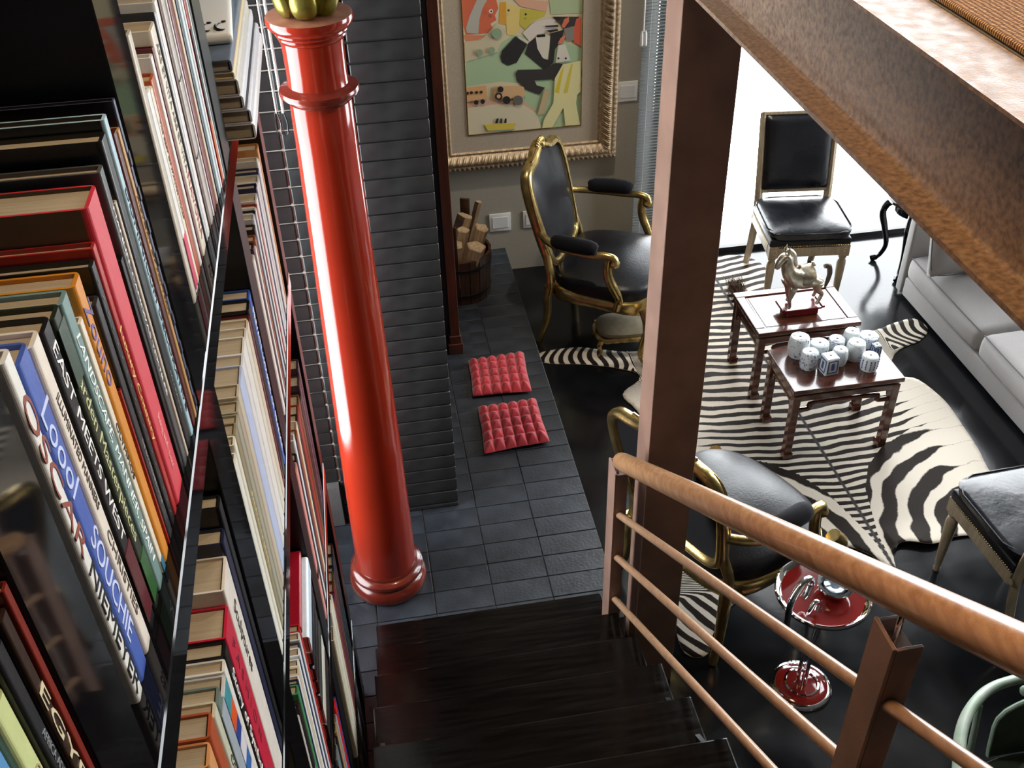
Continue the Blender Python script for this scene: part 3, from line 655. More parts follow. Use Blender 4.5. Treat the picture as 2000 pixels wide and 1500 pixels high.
# ---------------------------------------------------------------- gilded armchairs
def armchair(label, loc, rz, group):
    T = thing('gilded_armchair', label, 'armchair', loc, rz, group)
    def sym(fn):
        for s in (-1, 1): fn(s)
    # back: x runs backwards with height
    def bx(z): return -.235 - max(0, z - .40) * .25
    loop = [(0, .425), (.13, .425), (.195, .455), (.222, .53), (.243, .68), (.250, .80), (.240, .885), (.205, .925), (.15, .935), (.10, .945), (.055, .97), (0, .985)]
    pts = [(bx(z), y, z) for y, z in loop] + [(bx(z), -y, z) for y, z in reversed(loop[1:-1])]
    path = spline(pts, 5, True)
    b = MB(); b.tube(path, [.029] * len(path), 12, closed=True, flat_=.72)
    inner = [Vector((p.x + .020, p.y * .955, .69 + (p.z - .69) * .972)) for p in path]
    b.tube(inner, [.0085] * len(inner), 6, closed=True)
    outer = [Vector((p.x + .016, p.y * 1.05, .69 + (p.z - .69) * 1.03)) for p in path]
    b.tube(outer, [.006] * len(outer), 6, closed=True)
    b.done('back_frame', M_gold, T, True, sharp=60)
    b = MB()                                        # carved crest
    for k in range(9):
        a = -1.2 + 2.4 * k / 8
        b.ball((bx(.985) + .010, .045 * math.sin(a), .972 + .035 * math.cos(a)), .017, 2, sc=(.9, .8, 1.25))
    b.ball((bx(.98) + .022, 0, .985), .022, 2, sc=(.8, 1, 1.1))
    sym(lambda s: b.tube([(bx(.96) + .012, s * y, z) for y, z in ((.05, .985), (.085, .972), (.12, .955), (.145, .957), (.15, .945))], [.013, .011, .009, .008, .005], 8))
    b.done('carved_crest', M_gold, T, True)
    def pad(front):
        def f(u, v):
            a = 2 * PI * u; N = 24
            i = u * len(path) % len(path); p = path[int(i) % len(path)].lerp(path[(int(i) + 1) % len(path)], i % 1)
            zc = .69; r = v
            y = p.y * r; z = zc + (p.z - zc) * r
            d = .038 * (1 - r ** 4) if front else -.006 * (1 - r ** 6)
            return Vector((bx(z) + (.006 if front else -.006) + d, y * .97, zc + (z - zc) * .98))
        return MB().grid(f, 48, 9, closeu=True)
    pad(True).done('backrest_cushion', M_leather, T, True); pad(False).done('back_panel', M_velvet, T, True)
    # seat
    def outline(a, sc=1.):
        ca, sa = math.cos(a), math.sin(a)
        p = 3.2
        r = (abs(ca) ** p + abs(sa) ** p) ** (-1 / p)
        x = ca * r; y = sa * r
        w = .275 + .045 * (x + 1) / 2
        return Vector((.012 + x * .268 * sc + .018 * (x > 0) * x * (1 - y * y), y * w * sc, 0))
    def seat(u, v):
        a = 2 * PI * u
        if v < .25:
            q = outline(a, 1.0); return Vector((q.x, q.y, .345 + .06 * v / .25))
        t = (v - .25) / .75; q = outline(a, 1.02 - t * 1.02)
        return Vector((q.x, q.y, .405 + .075 * (1 - (1 - t) ** 2.2)))
    MB().grid(seat, 56, 18, closeu=True).done('seat_cushion', M_leather, T, True, sharp=70)
    # seat rail with serpentine lower edge
    b = MB(); n = 64
    def rail(u, v):
        a = 2 * PI * u; q = outline(a, 1.0)
        edge = max(abs(math.cos(a)), abs(math.sin(a))); mid = (edge - .707) / .293
        low = .268 + .030 * mid if True else 0
        ring = [(1.0, .352), (1.045, .345), (1.06, .325), (1.045, low + .012), (1.03, low), (.95, low), (.95, .352)]
        s, z = ring[round(v * 7) % 7]
        return Vector((q.x * s, q.y * s, z))
    b.grid(rail, n, 7, closeu=True, closev=True)
    b.done('seat_rail', M_gold, T, True, sharp=50)
    def leg(front, s):
        if front: path_ = spline([(.268, s * .298, .335), (.296, s * .318, .285), (.292, s * .314, .21), (.268, s * .296, .11), (.262, s * .292, .045), (.290, s * .312, .018), (.296, s * .316, .002)], 5)
        else: path_ = spline([(-.238, s * .245, .34), (-.250, s * .252, .27), (-.248, s * .250, .18), (-.262, s * .258, .09), (-.292, s * .270, .002)], 5)
        n = len(path_); rad = []
        for i in range(n):
            t = i / (n - 1)
            if front: rad.append(.030 + .006 * math.sin(PI * min(1, t * 3)) - .019 * min(1, t * 1.25) + (.008 if t > .86 else 0))
            else: rad.append(.026 - .010 * t)
        b = MB().tube(path_, rad, 10)
        if front: b.ball((.304, s * .324, .268), .020, 2, sc=(.7, .7, 1.4))
        b.done('leg', M_gold, T, True, sharp=60)
    for s in (-1, 1):
        leg(True, s); leg(False, s)
        # stile from the seat rail up to the back frame
        MB().tube(spline([(-.236, s * .245, .30), (-.236, s * .243, .40), (bx(.50), s * .226, .50), (bx(.6), s * .232, .60)], 4), [.024] * 13, 10, flat_=.8).done('stile', M_gold, T, True)
        # arm
        arm = spline([(bx(.64), s * .240, .640), (-.235, s * .285, .622), (-.15, s * .318, .612), (.00, s * .330, .612), (.065, s * .328, .617), (.110, s * .325, .606), (.116, s * .324, .576), (.094, s * .323, .566)], 5)
        b = MB().tube(arm, [.019] * (len(arm) - 8) + [.022, .026, .028, .028, .025, .020, .014, .008], 10, flat_=.85)
        sup = spline([(.085, s * .326, .600), (.080, s * .328, .55), (.092, s * .328, .49), (.120, s * .322, .43), (.142, s * .314, .375), (.132, s * .306, .315)], 5)
        n = len(sup); b.tube(sup, [.018 + .007 * math.sin(PI * min(1, i / n * 1.2)) + (.010 * max(0, i / n - .75) * 4) for i in range(n)], 10, flat_=.8)
        for sc_ in (.92, 1.0): b.tube([(p.x + .016, p.y + s * .010, p.z) for p in sup[2:-4]], .0045, 6)
        b.ball((.145, s * .320, .372), .019, 2, sc=(1, .8, 1.3))
        b.done('arm', M_gold, T, True, sharp=60)
        pp = [(-.205, s * .300, .640), (-.195, s * .304, .642), (-.17, s * .313, .645), (-.08, s * .327, .648), (-.01, s * .330, .648), (.018, s * .330, .646), (.028, s * .330, .644)]
        MB().tube(pp, [.020, .031, .038, .040, .038, .031, .020], 14, flat_=.85).done('arm_pad', M_velvet, T, True)
    return T
fA = math.atan2(-.25, .44)
armchair('gilded armchair with black leather seat standing under the framed painting', (1.190, 4.470, 0), fA, 'gilded black leather armchairs')
fB = math.atan2(.464, .886)
armchair('gilded armchair with black leather seat seen from behind, between post and zebra skin', (1.180, 2.612, 0), fB, 'gilded black leather armchairs')

# ---------------------------------------------------------------- cream footstool by the far armchair
FS = thing('footstool', 'small low gilded seat in cream damask in front of the far armchair', 'stool', (1.235, 4.27, 0), -.10)
FS.scale = (1, 1, .80)
def fseat(u, v):
    a = 2 * PI * u; p = 3.; ca, sa = math.cos(a), math.sin(a); r = (abs(ca) ** p + abs(sa) ** p) ** (-1 / p)
    x, y = ca * r * .145, sa * r * .105
    if v < .3: return Vector((x, y, .135 + .03 * v / .3))
    t = (v - .3) / .7; return Vector((x * (1 - t), y * (1 - t), .165 + .028 * (1 - (1 - t) ** 2)))
MB().grid(fseat, 40, 12, closeu=True).done('seat', M_cream, FS, True)
b = MB(); pth = [(.150 * math.copysign(abs(math.cos(a)) ** .66, math.cos(a)), .110 * math.copysign(abs(math.sin(a)) ** .66, math.sin(a)), .122 + .010 * math.cos(4 * a)) for a in [2 * PI * k / 48 for k in range(48)]]
b.tube(pth, [.013] * 48, 8, closed=True, flat_=1.3); b.done('seat_frame', M_gold, FS, True)
b = MB()
for k in range(56):
    a = 2 * PI * k / 56; b.ball((.149 * math.copysign(abs(math.cos(a)) ** .66, math.cos(a)), .109 * math.copysign(abs(math.sin(a)) ** .66, math.sin(a)), .142), .0032, 1)
b.done('nail_heads', M_mahog, FS)['kind'] = 'stuff'
for sx in (-1, 1):
    for sy in (-1, 1):
        MB().tube(spline([(sx * .132, sy * .092, .118), (sx * .142, sy * .098, .08), (sx * .130, sy * .09, .035), (sx * .146, sy * .100, .002)], 4), [.014, .015, .016, .015, .013, .011, .010, .009, .0085, .009, .010, .011, .010][:13], 8).done('leg', M_gold, FS, True)

# ---------------------------------------------------------------- black leather dining chairs
def dining_chair(label, loc, rz):
    T = thing('dining_chair', label, 'chair', loc, rz, 'black leather dining chairs')
    w, d = .215, .205                                # half width, half depth
    prof = [(.0, 0), (.013, .0), (.0145, .012), (.011, .02), (.0145, .05), (.021, .19), (.0235, .265), (.021, .285), (.0155, .294), (.0215, .304), (.0215, .318), (.016, .324)]
    for s in (-1, 1):
        b = MB().lathe(prof, 16, (d - .025, s * (w - .027), 0)); b.box((d - .050, s * (w - .027) - .025, .318), (d, s * (w - .027) + .025, .385), .002, 1)
        b.lathe([(.016, -.001), (.016, .003), (.010, .004), (.006, .002), (0, .002)], 12, M=Matrix.Translation((d, s * (w - .027), .352)) @ Matrix.Rotation(PI / 2, 4, 'Y'))
        b.done('front_leg', M_chairwood, T, True, sharp=35)
        # back leg and stile in one sabre curve
        path_ = spline([(-d - .085, s * (w - .025), 0), (-d - .035, s * (w - .025), .16), (-d, s * (w - .025), .33), (-d - .004, s * (w - .025), .47), (-d - .045, s * (w - .022), .70), (-d - .095, s * (w - .020), .915)], 5)
        b = MB().tube(path_, [.018 + .005 * math.sin(PI * i / (len(path_) - 1)) for i in range(len(path_))], 4, up=(0, 1, 0))
        b.lathe([(.014, -.001), (.014, .002), (.007, .003), (0, .002)], 12, M=Matrix.Translation((-d, s * w, .352)) @ Matrix.Rotation(s * PI / 2, 4, 'X') @ Matrix.Rotation(PI, 4, 'Y'))
        b.done('back_leg', M_chairwood, T)
    b = MB(); b.box((-d + .01, -w, .325), (d - .045, -w + .035, .378), .004, 2).box((-d + .01, w - .035, .325), (d - .045, w, .378), .004, 2)
    b.box((d - .035, -w + .05, .325), (d, w - .05, .378), .004, 2).box((-d, -w + .04, .325), (-d + .03, w - .04, .378), .004, 2)
    b.done('seat_rail', M_chairwood, T)
    MB().box((-d + .006, -w + .002, .379), (d - .002, w - .002, .425), .012, 3).done('seat_upholstery', M_leather, T, True, sharp=60)
    b = MB()
    for k in range(34):
        t = (k + .5) / 34
        for s in (-1, 1): b.ball((-d + .012 + t * (2 * d - .05), s * (w - .001), .387), .0034, 1)
        b.ball((d - .001, -w + .012 + t * (2 * w - .024), .387), .0034, 1)
    b.done('nail_heads', M_gold, T)['kind'] = 'stuff'
    # loose leather cushion with welted edge
    def cush(u, v):
        a = 2 * PI * u; p = 7.; ca, sa = math.cos(a), math.sin(a); r = (abs(ca) ** p + abs(sa) ** p) ** (-1 / p)
        t = v; e = max(0, 1 - t * 2) if t < .5 else 0
        if t < .35: s, z = .97 + .03 * math.sin(PI * t / .35 * .5), .427 + .038 * t / .35
        else:
            q = (t - .35) / .65; s = 1 - q; z = .465 + .024 * (1 - (1 - q) ** 2.5)
        return Vector((.006 + ca * r * (d + .004) * s, sa * r * (w + .006) * s, z))
    MB().grid(cush, 64, 16, closeu=True).done('seat_cushion', M_leather2, T, True, sharp=75)
    wl = [(.006 + math.copysign(min(1, abs(math.cos(a)) * 1.18), math.cos(a)) * (d + .006), math.copysign(min(1, abs(math.sin(a)) * 1.18), math.sin(a)) * (w + .008), .464) for a in [2 * PI * k / 60 for k in range(60)]]
    MB().tube(wl, [.004] * 60, 6, closed=True).done('welt', M_leather, T, True)
    # upholstered back between a wooden frame
    M = Matrix.Translation((-d - .004, 0, .462)) @ Matrix.Rotation(-.205, 4, 'Y')
    b = MB(); wf = .018; hw = w - .010
    b.box((-.016, -hw, .03), (.016, -hw + wf, .468), .003, 1, M); b.box((-.016, hw - wf, .03), (.016, hw, .468), .003, 1, M)
    b.box((-.016, -hw, .45), (.016, hw, .468), .003, 1, M); b.box((-.016, -hw, .03), (.016, hw, .048), .003, 1, M)
    b.done('back_frame', M_chairwood, T)
    def pad(u, v):
        y, z = -1 + 2 * u, -1 + 2 * v
        k = (1 - y ** 8) * (1 - z ** 8)
        return M @ Vector((.010 + .030 * k ** .5 + .006 * math.cos(y * 1.4) * k, y * (hw - wf), .249 + z * .201))
    b = MB().grid(pad, 22, 26); b.box((-.012, -hw + wf, .048), (.010, hw - wf, .45), 0, 1, M)
    b.done('backrest', M_leather2, T, True, sharp=60)
    return T
dining_chair('black leather dining chair standing against the bright window', (2.285, 4.610, 0), math.atan2(-.99, -.13))
dining_chair('black leather dining chair seen from behind at the right of the zebra skin', (2.265, 2.345, 0), math.atan2(1, -.05))

# ---------------------------------------------------------------- rosewood stools
def low_table(label, x0, x1, y0, y1, recess):
    T = thing('low_stool_table', label, 'table', ((x0 + x1) / 2, (y0 + y1) / 2, 0.0072), 0, 'rosewood stool tables on the zebra skin')
    w, d, h = (x1 - x0) / 2, (y1 - y0) / 2, .395
    b = MB()
    if recess:
        b.box((-w, -d, h - .022), (w, -d + .045, h), .004, 2).box((-w, d - .045, h - .022), (w, d, h), .004, 2)
        b.box((-w, -d + .045, h - .022), (-w + .045, d - .045, h), .004, 2).box((w - .045, -d + .045, h - .022), (w, d - .045, h), .004, 2)
        b.box((-w + .04, -d + .04, h - .020), (w - .04, d - .04, h - .006))
        b.box((-w + .055, -d + .055, h - .007), (w - .055, d - .055, h - .004), .0015, 1)
    else:
        b.box((-w, -d, h - .022), (w, d, h), .004, 2)
    b.done('table_top', M_rose, T)
    MB().box((-w + .016, -d + .016, h - .036), (w - .016, d - .016, h - .0225), .004, 2).done('waist', M_rose, T)
    b = MB()
    for s in (-1, 1):
        b.box((-w + .030, s * (d - .018) - .008, h - .068), (w - .030, s * (d - .018) + .008, h - .0365), .002, 1)
        b.box((s * (w - .018) - .008, -d + .030, h - .068), (s * (w - .018) + .008, d - .030, h - .0365), .002, 1)
    b.done('apron', M_rose, T)
    for sx in (-1, 1):
        for sy in (-1, 1):
            b = MB(); cx, cy = sx * (w - .026), sy * (d - .026)
            b.box((cx - .018, cy - .018, .03), (cx + .018, cy + .018, h - .0365), .003, 1)
            P = [(cx - .018, cy - .018), (cx + .018, cy - .018), (cx + .018, cy + .018), (cx - .018, cy + .018)]
            b.box((cx - .018 - (.008 if sx > 0 else 0), cy - .018 - (.008 if sy > 0 else 0), 0), (cx + .018 + (.008 if sx < 0 else 0), cy + .018 + (.008 if sy < 0 else 0), .032), .004, 1)
            b.done('leg', M_rose, T)
    b = MB()
    for s in (-1, 1):                                # humped stretchers
        y = s * (d - .026); zl, zh = h - .125, h - .095
        pth = spline([(-w + .03, y, zl), (-w + .08, y, zl), (-w + .10, y, zl + .006), (-w + .115, y, zh), (w - .115, y, zh), (w - .10, y, zl + .006), (w - .08, y, zl), (w - .03, y, zl)], 4)
        b.tube(pth, [.011] * len(pth), 8)
        x = s * (w - .026)
        pth = spline([(x, -d + .03, zl), (x, -d + .06, zl), (x, -d + .075, zh), (x, d - .075, zh), (x, d - .06, zl), (x, d - .03, zl)], 4)
        b.tube(pth, [.010] * len(pth), 8)
    b.done('stretcher', M_rose, T, True)
    return T
low_table('rosewood stool table carrying the cluster of porcelain pieces', 1.700, 2.205, 3.235, 3.555, False)
low_table('rosewood stool table with an inset top panel carrying the silvered horse', 1.705, 2.205, 3.675, 4.035, True)
# ---------------------------------------------------------------- zebra skin
OUT = [(1.98, 5.00), (2.10, 5.01), (2.20, 4.93), (2.225, 4.78), (2.16, 4.62), (2.13, 4.42), (2.20, 4.27), (2.38, 4.15), (2.53, 4.12), (2.70, 4.17), (2.81, 4.18), (2.835, 4.08), (2.75, 3.99), (2.60, 3.93), (2.51, 3.83), (2.50, 3.73), (2.58, 3.68), (2.625, 3.50), (2.615, 3.32), (2.60, 3.15), (2.575, 2.98), (2.64, 2.85), (2.78, 2.72), (2.80, 2.56), (2.72, 2.50), (2.58, 2.62), (2.45, 2.69), (2.33, 2.655), (2.21, 2.655), (2.11, 2.625), (1.99, 2.66), (1.93, 2.60), (1.90, 2.52), (1.865, 2.59), (1.82, 2.655), (1.72, 2.72), (1.60, 2.72), (1.46, 2.67), (1.32, 2.56), (1.18, 2.46), (1.09, 2.36), (1.05, 2.285), (1.00, 2.272), (.962, 2.30), (.955, 2.38), (.985, 2.50), (1.03, 2.65), (1.13, 2.83), (1.21, 3.0), (1.20, 3.3), (1.18, 3.55), (1.155, 3.72), (1.12, 3.85), (1.22, 3.94), (1.235, 4.00), (1.13, 4.07), (.98, 4.13), (.82, 4.17), (.765, 4.215), (.80, 4.275), (.98, 4.285), (1.11, 4.235), (1.25, 4.19), (1.45, 4.19), (1.62, 4.27), (1.69, 4.45), (1.70, 4.66), (1.80, 4.84)]
outl = [(p.x, p.y) for p in spline([(x, y, 0) for x, y in OUT], 4, True)]
def inside(x, y):
    c = False; n = len(outl); j = n - 1
    for i in range(n):
        xi, yi = outl[i]; xj, yj = outl[j]
        if (yi > y) != (yj > y) and x < (xj - xi) * (y - yi) / (yj - yi) + xi: c = not c
        j = i
    return c
def sst(a, b, t):
    t = max(0, min(1, (t - a) / (b - a))); return t * t * (3 - 2 * t)
def edge_d(x, y): return min((x - p[0]) ** 2 + (y - p[1]) ** 2 for p in outl) ** .5
def stripe(x, y):
    """phase of the stripes, share of black, and how strongly they show"""
    v = x - 1.905; a = abs(v)
    p1 = y / .060 - 1.6 * a - 1.5 * a * a + .30 * math.sin(6 * y + 3 * v) * min(1, a * 3)
    if y < 3.5: p1 -= (3.5 - y) ** 2 * 7.0                     # tighter towards the rump
    B = ((2.5, .0), (2.60, .004), (2.73, .014), (3.0, .082), (3.14, .16), (3.24, .27), (3.34, .46), (3.36, 9))
    bound = 9
    for (ya, aa), (yb, ab) in zip(B, B[1:]):
        if ya <= y <= yb: bound = aa + (ab - aa) * (y - ya) / (yb - ya)
    if y < 2.5: bound = 0
    w = sst(-.006, .012, a - bound)
    r = math.hypot((a - .62), (y - 2.58) * .90)
    p2 = (r - .63) / .112 + 20.16
    wl = sst(.50, .68, a) * sst(3.72, 3.95, y)                # forelegs: bands across the leg
    p1 = p1 * (1 - wl) + (a / .050 + 6 * (y - 4.1) + .5 * math.sin(22 * y)) * wl
    wh = sst(2.72, 2.55, y) * sst(.5, .65, a)                 # hind legs
    p2 = p2 * (1 - wh) + (math.hypot(a - .35, y - 2.75) / .050 + 20) * wh
    belly = sst(.44, .58, a) * sst(2.75, 2.95, y) * sst(3.95, 3.72, y)
    duty = (.53 + .04 * w - .14 * sst(.30, .50, a) * sst(2.8, 3.0, y) * sst(3.95, 3.75, y)) * (1 - belly)
    return p1, p2, w, duty
g = .0125
x0, x1, y0, y1 = .74, 2.86, 2.25, 5.03
nx, ny = int((x1 - x0) / g) + 1, int((y1 - y0) / g) + 1
ins = [[inside(x0 + i * g, y0 + j * g) for j in range(ny)] for i in range(nx)]
bmz = bmesh.new(); vid = {}
def zh(x, y):
    z = .0058 + .0012 * math.sin(9 * x + 4 * y) * math.sin(7 * y - 2 * x)
    # the lower right edge curls up off the floor
    if y < 2.80 and x > 1.95 and x < 2.62: z += .022 * sst(2.80, 2.64, y) * (.6 + .4 * math.sin(13 * x))
    return z
for i in range(nx - 1):
    for j in range(ny - 1):
        if ins[i][j] and ins[i + 1][j] and ins[i][j + 1] and ins[i + 1][j + 1]:
            q = []
            for a, b_ in ((i, j), (i + 1, j), (i + 1, j + 1), (i, j + 1)):
                if (a, b_) not in vid:
                    vid[(a, b_)] = bmz.verts.new((x0 + a * g, y0 + b_ * g, 0))
                q.append(vid[(a, b_)])
            bmz.faces.new(q)
# pull the ragged rim onto the traced outline
cand = [v for v in bmz.verts if v.is_boundary]
for v in cand:
    p = min(outl, key=lambda p: (p[0] - v.co.x) ** 2 + (p[1] - v.co.y) ** 2)
    if math.hypot(p[0] - v.co.x, p[1] - v.co.y) < .03:
        v.co.x += (p[0] - v.co.x) * .85; v.co.y += (p[1] - v.co.y) * .85
bmz.verts.ensure_lookup_table()
dat = []
for v in bmz.verts:
    ph, du, sh, w = stripe(v.co.x, v.co.y); dat.append((ph, du, sh, w)); v.co.z = zh(v.co.x, v.co.y)
top = list(bmz.faces); nv = len(bmz.verts)
bot = {}
for v in list(bmz.verts): bot[v] = bmz.verts.new((v.co.x, v.co.y, v.co.z - .0035))
for f in top: 
    nf = bmz.faces.new([bot[v] for v in reversed(f.verts)]); nf.material_index = 1
for e in [e for e in bmz.edges if e.is_boundary and e.verts[0] in bot and e.verts[1] in bot]:
    a, b_ = e.verts
    try: bmz.faces.new((b_, a, bot[a], bot[b_])).material_index = 1
    except ValueError: pass
bmesh.ops.recalc_face_normals(bmz, faces=bmz.faces[:])
me = bpy.data.meshes.new('hide'); bmz.to_mesh(me); bmz.free()
at = me.attributes.new('stripe', 'FLOAT_COLOR', 'POINT')
for i in range(nv): at.data[i].color = dat[i]
for i in range(nv, 2 * nv): at.data[i].color = dat[i - nv]
me.polygons.foreach_set('use_smooth', [True] * len(me.polygons))
m = bpy.data.materials.new('zebra_hide'); N, L = nodes_of(m); bs = N['Principled BSDF']
def nd(t, **k):
    n = N.new(t)
    for a, b_ in k.items(): setattr(n, a, b_)
    return n
def mth(op, a, b_=None):
    n = nd('ShaderNodeMath', operation=op)
    for i, x in enumerate((a, b_)):
        if x is None: continue
        if isinstance(x, (int, float)): n.inputs[i].default_value = x
        else: L.new(x, n.inputs[i])
    return n.outputs[0]
att = nd('ShaderNodeAttribute', attribute_name='stripe'); sp = nd('ShaderNodeSeparateColor'); L.new(att.outputs['Color'], sp.inputs[0])
tc = nd('ShaderNodeTexCoord'); no = nd('ShaderNodeTexNoise'); no.inputs['Scale'].default_value = 6; no.inputs['Detail'].default_value = 1.5; L.new(tc.outputs['Object'], no.inputs['Vector'])
no2 = nd('ShaderNodeTexNoise'); no2.inputs['Scale'].default_value = 90; no2.inputs['Detail'].default_value = 4; L.new(tc.outputs['Object'], no2.inputs['Vector'])
wob = mth('MULTIPLY', mth('SUBTRACT', no.outputs['Fac'], .5), .75)
def band(src):
    return mth('ABSOLUTE', mth('SUBTRACT', mth('FRACT', mth('ADD', src, wob)), .5))   # 0 in the middle of a black stripe
sel = mth('GREATER_THAN', sp.outputs[2], .5)
tri = mth('ADD', mth('MULTIPLY', band(sp.outputs[0]), mth('SUBTRACT', 1., sel)), mth('MULTIPLY', band(sp.outputs[1]), sel))
rim = mth('MULTIPLY', mth('LESS_THAN', mth('ABSOLUTE', mth('SUBTRACT', sp.outputs[2], .5)), .30), .0)
thr = mth('ADD', mth('MULTIPLY', att.outputs['Alpha'], .5), mth('MULTIPLY', mth('SUBTRACT', no2.outputs['Fac'], .5), .06))
mr = nd('ShaderNodeMapRange'); L.new(mth('SUBTRACT', thr, tri), mr.inputs[0]); mr.inputs[1].default_value = -.02; mr.inputs[2].default_value = .03
mixc = nd('ShaderNodeMix', data_type='RGBA'); L.new(mr.outputs[0], mixc.inputs['Factor'])
mixc.inputs[6].default_value = (.68, .61, .51, 1); mixc.inputs[7].default_value = (.016, .010, .007, 1)
spine = nd('ShaderNodeSeparateXYZ'); L.new(tc.outputs['Object'], spine.inputs[0])
sx_ = mth('ABSOLUTE', mth('SUBTRACT', spine.outputs[0], 1.905 - 1.9))
mr2 = nd('ShaderNodeMapRange'); L.new(mth('ADD', sx_, mth('MULTIPLY', mth('SUBTRACT', no2.outputs['Fac'], .5), .01)), mr2.inputs[0]); mr2.inputs[1].default_value = .004; mr2.inputs[2].default_value = .011; mr2.inputs[3].default_value = 1; mr2.inputs[4].default_value = 0
mx2 = nd('ShaderNodeMix', data_type='RGBA'); L.new(mr2.outputs[0], mx2.inputs['Factor']); L.new(mixc.outputs[2], mx2.inputs[6]); mx2.inputs[7].default_value = (.04, .035, .035, 1)
L.new(mx2.outputs[2], bs.inputs['Base Color']); bs.inputs['Roughness'].default_value = .6; bs.inputs['Specular IOR Level'].default_value = .08
bp = nd('ShaderNodeBump'); bp.inputs['Strength'].default_value = .25; bp.inputs['Distance'].default_value = .002; L.new(no2.outputs['Fac'], bp.inputs['Height']); L.new(bp.outputs[0], bs.inputs['Normal'])
me.materials.append(m); me.materials.append(mat('hide_underside', (.30, .24, .17), .8))
for v in me.vertices: v.co.x -= 1.9; v.co.y -= 3.6
ZB = thing('zebra_skin', 'whole zebra skin spread on the black floor under the stool tables', 'rug', (1.9, 3.6, 0))
link('hide', me, ZB)
b = MB()                                             # bristly mane and tail
for k in range(260):
    x, y = random.gauss(1.975, .022), random.gauss(4.60, .045); h = random.uniform(.05, .10)
    b.tube([(x - 1.9, y - 3.6, .006), (x - 1.9 + random.uniform(-.02, .01), y - 3.6 + random.uniform(-.03, .01), h * .6), (x - 1.9 + random.uniform(-.05, .01), y - 3.6 + random.uniform(-.04, .04), h)], [.0022, .0016, .0004], 3)
b.done('mane', mat('brown_bristle', (.10, .055, .03), .7), ZB)['kind'] = 'stuff'

# ---------------------------------------------------------------- porcelain
M_porc = None
def porcelain(name, sc, thr, seed):
    m = bpy.data.materials.new(name); N, L = nodes_of(m); b = N['Principled BSDF']
    tc = N.new('ShaderNodeTexCoord'); mp = N.new('ShaderNodeMapping'); mp.inputs['Location'].default_value = (seed, seed * .7, 0); L.new(tc.outputs['Object'], mp.inputs[0])
    n = N.new('ShaderNodeTexNoise'); n.inputs['Scale'].default_value = sc; n.inputs['Detail'].default_value = 3.5; n.inputs['Distortion'].default_value = 1.2; L.new(mp.outputs[0], n.inputs['Vector'])
    r = N.new('ShaderNodeValToRGB'); e = r.color_ramp.elements
    e[0].position = thr; e[0].color = (.70, .74, .74, 1); e[1].position = thr + .05; e[1].color = (.10, .15, .30, 1)
    L.new(n.outputs['Fac'], r.inputs[0]); L.new(r.outputs[0], b.inputs['Base Color'])
    b.inputs['Roughness'].default_value = .14; b.inputs['Coat Weight'].default_value = .6
    return m
M_blue = mat('cobalt_brush', (.07, .10, .24), .3)
M_hole = mat('dark_hole', (.02, .02, .025), .6)
PT_ = .0072 + .3952
def barrel(x, y, r, h, bulge, label, mt, stripes=0, top_r=.7):
    o = thing('porcelain_bead', label, 'porcelain', (x, y, PT_), random.uniform(0, 6), 'porcelain pieces on the near stool table')
    pr = []
    for k in range(13):
        t = k / 12; pr.append((r * (top_r + (1 - top_r) * math.sin(PI * (.12 + .76 * t)) ** bulge), h * t))
    pr = [(pr[0][0] * .85, 0)] + [(a, b_ + .0015) for a, b_ in pr[:-1]] + [(pr[-1][0] * .99, h), (pr[-1][0] * .92, h + .0015), (.0062, h + .0012), (.0050, h - .004), (0, h - .006)]
    MB().lathe(pr, 28).done('body', mt, o, True)
    MB().lathe([(.0058, h - .002), (.0055, h + .0016), (0, h + .0018)], 12).done('hole', M_hole, o)
    if stripes:
        b = MB()
        for k in range(stripes):
            a = 2 * PI * k / stripes
            rr = r * 1.0
            for q in range(4):
                z = h * (.22 + .17 * q)
                b.box((rr - .003, -.0022, z), (rr + .0012, .0022, z + h * .12), 0, 1, Matrix.Rotation(a, 4, 'Z'))
        b.done('brushed_script', M_blue, o)
    return o
PA, PB, PC = porcelain('porcelain_sparse', 55, .60, 1.), porcelain('porcelain_floral', 85, .54, 5.), porcelain('porcelain_plain', 40, .64, 9.)
barrel(1.814, 3.488, .048, .100, .8, 'largest barrel-shaped porcelain bead at the left end of the near stool table', PA)
barrel(1.824, 3.394, .041, .084, .7, 'barrel porcelain bead with blue flowers at the front left, before the largest one', PB)
barrel(1.966, 3.394, .0365, .076, .8, 'barrel porcelain bead directly to the right of the square tapered one', PC)
barrel(1.908, 3.480, .043, .060, .5, 'wide flat-topped porcelain bead between the largest barrel and the blue-topped one', PA, 0, .86)
barrel(1.996, 3.496, .037, .058, .5, 'flat porcelain bead with a blue painted top in the back row', PB, 0, .88)
barrel(2.072, 3.512, .038, .078, .8, 'plain white barrel porcelain bead standing highest in the back row', PC)
barrel(2.050, 3.417, .043, .086, .7, 'large barrel porcelain bead right of the centre of the cluster', PA)
barrel(2.153, 3.503, .043, .050, .4, 'wide low porcelain bead with blue flowers on top at the right back corner', PB, 0, .92)
barrel(2.076, 3.332, .039, .072, .6, 'round porcelain bead with columns of blue brush script at the front right', PC, 13)
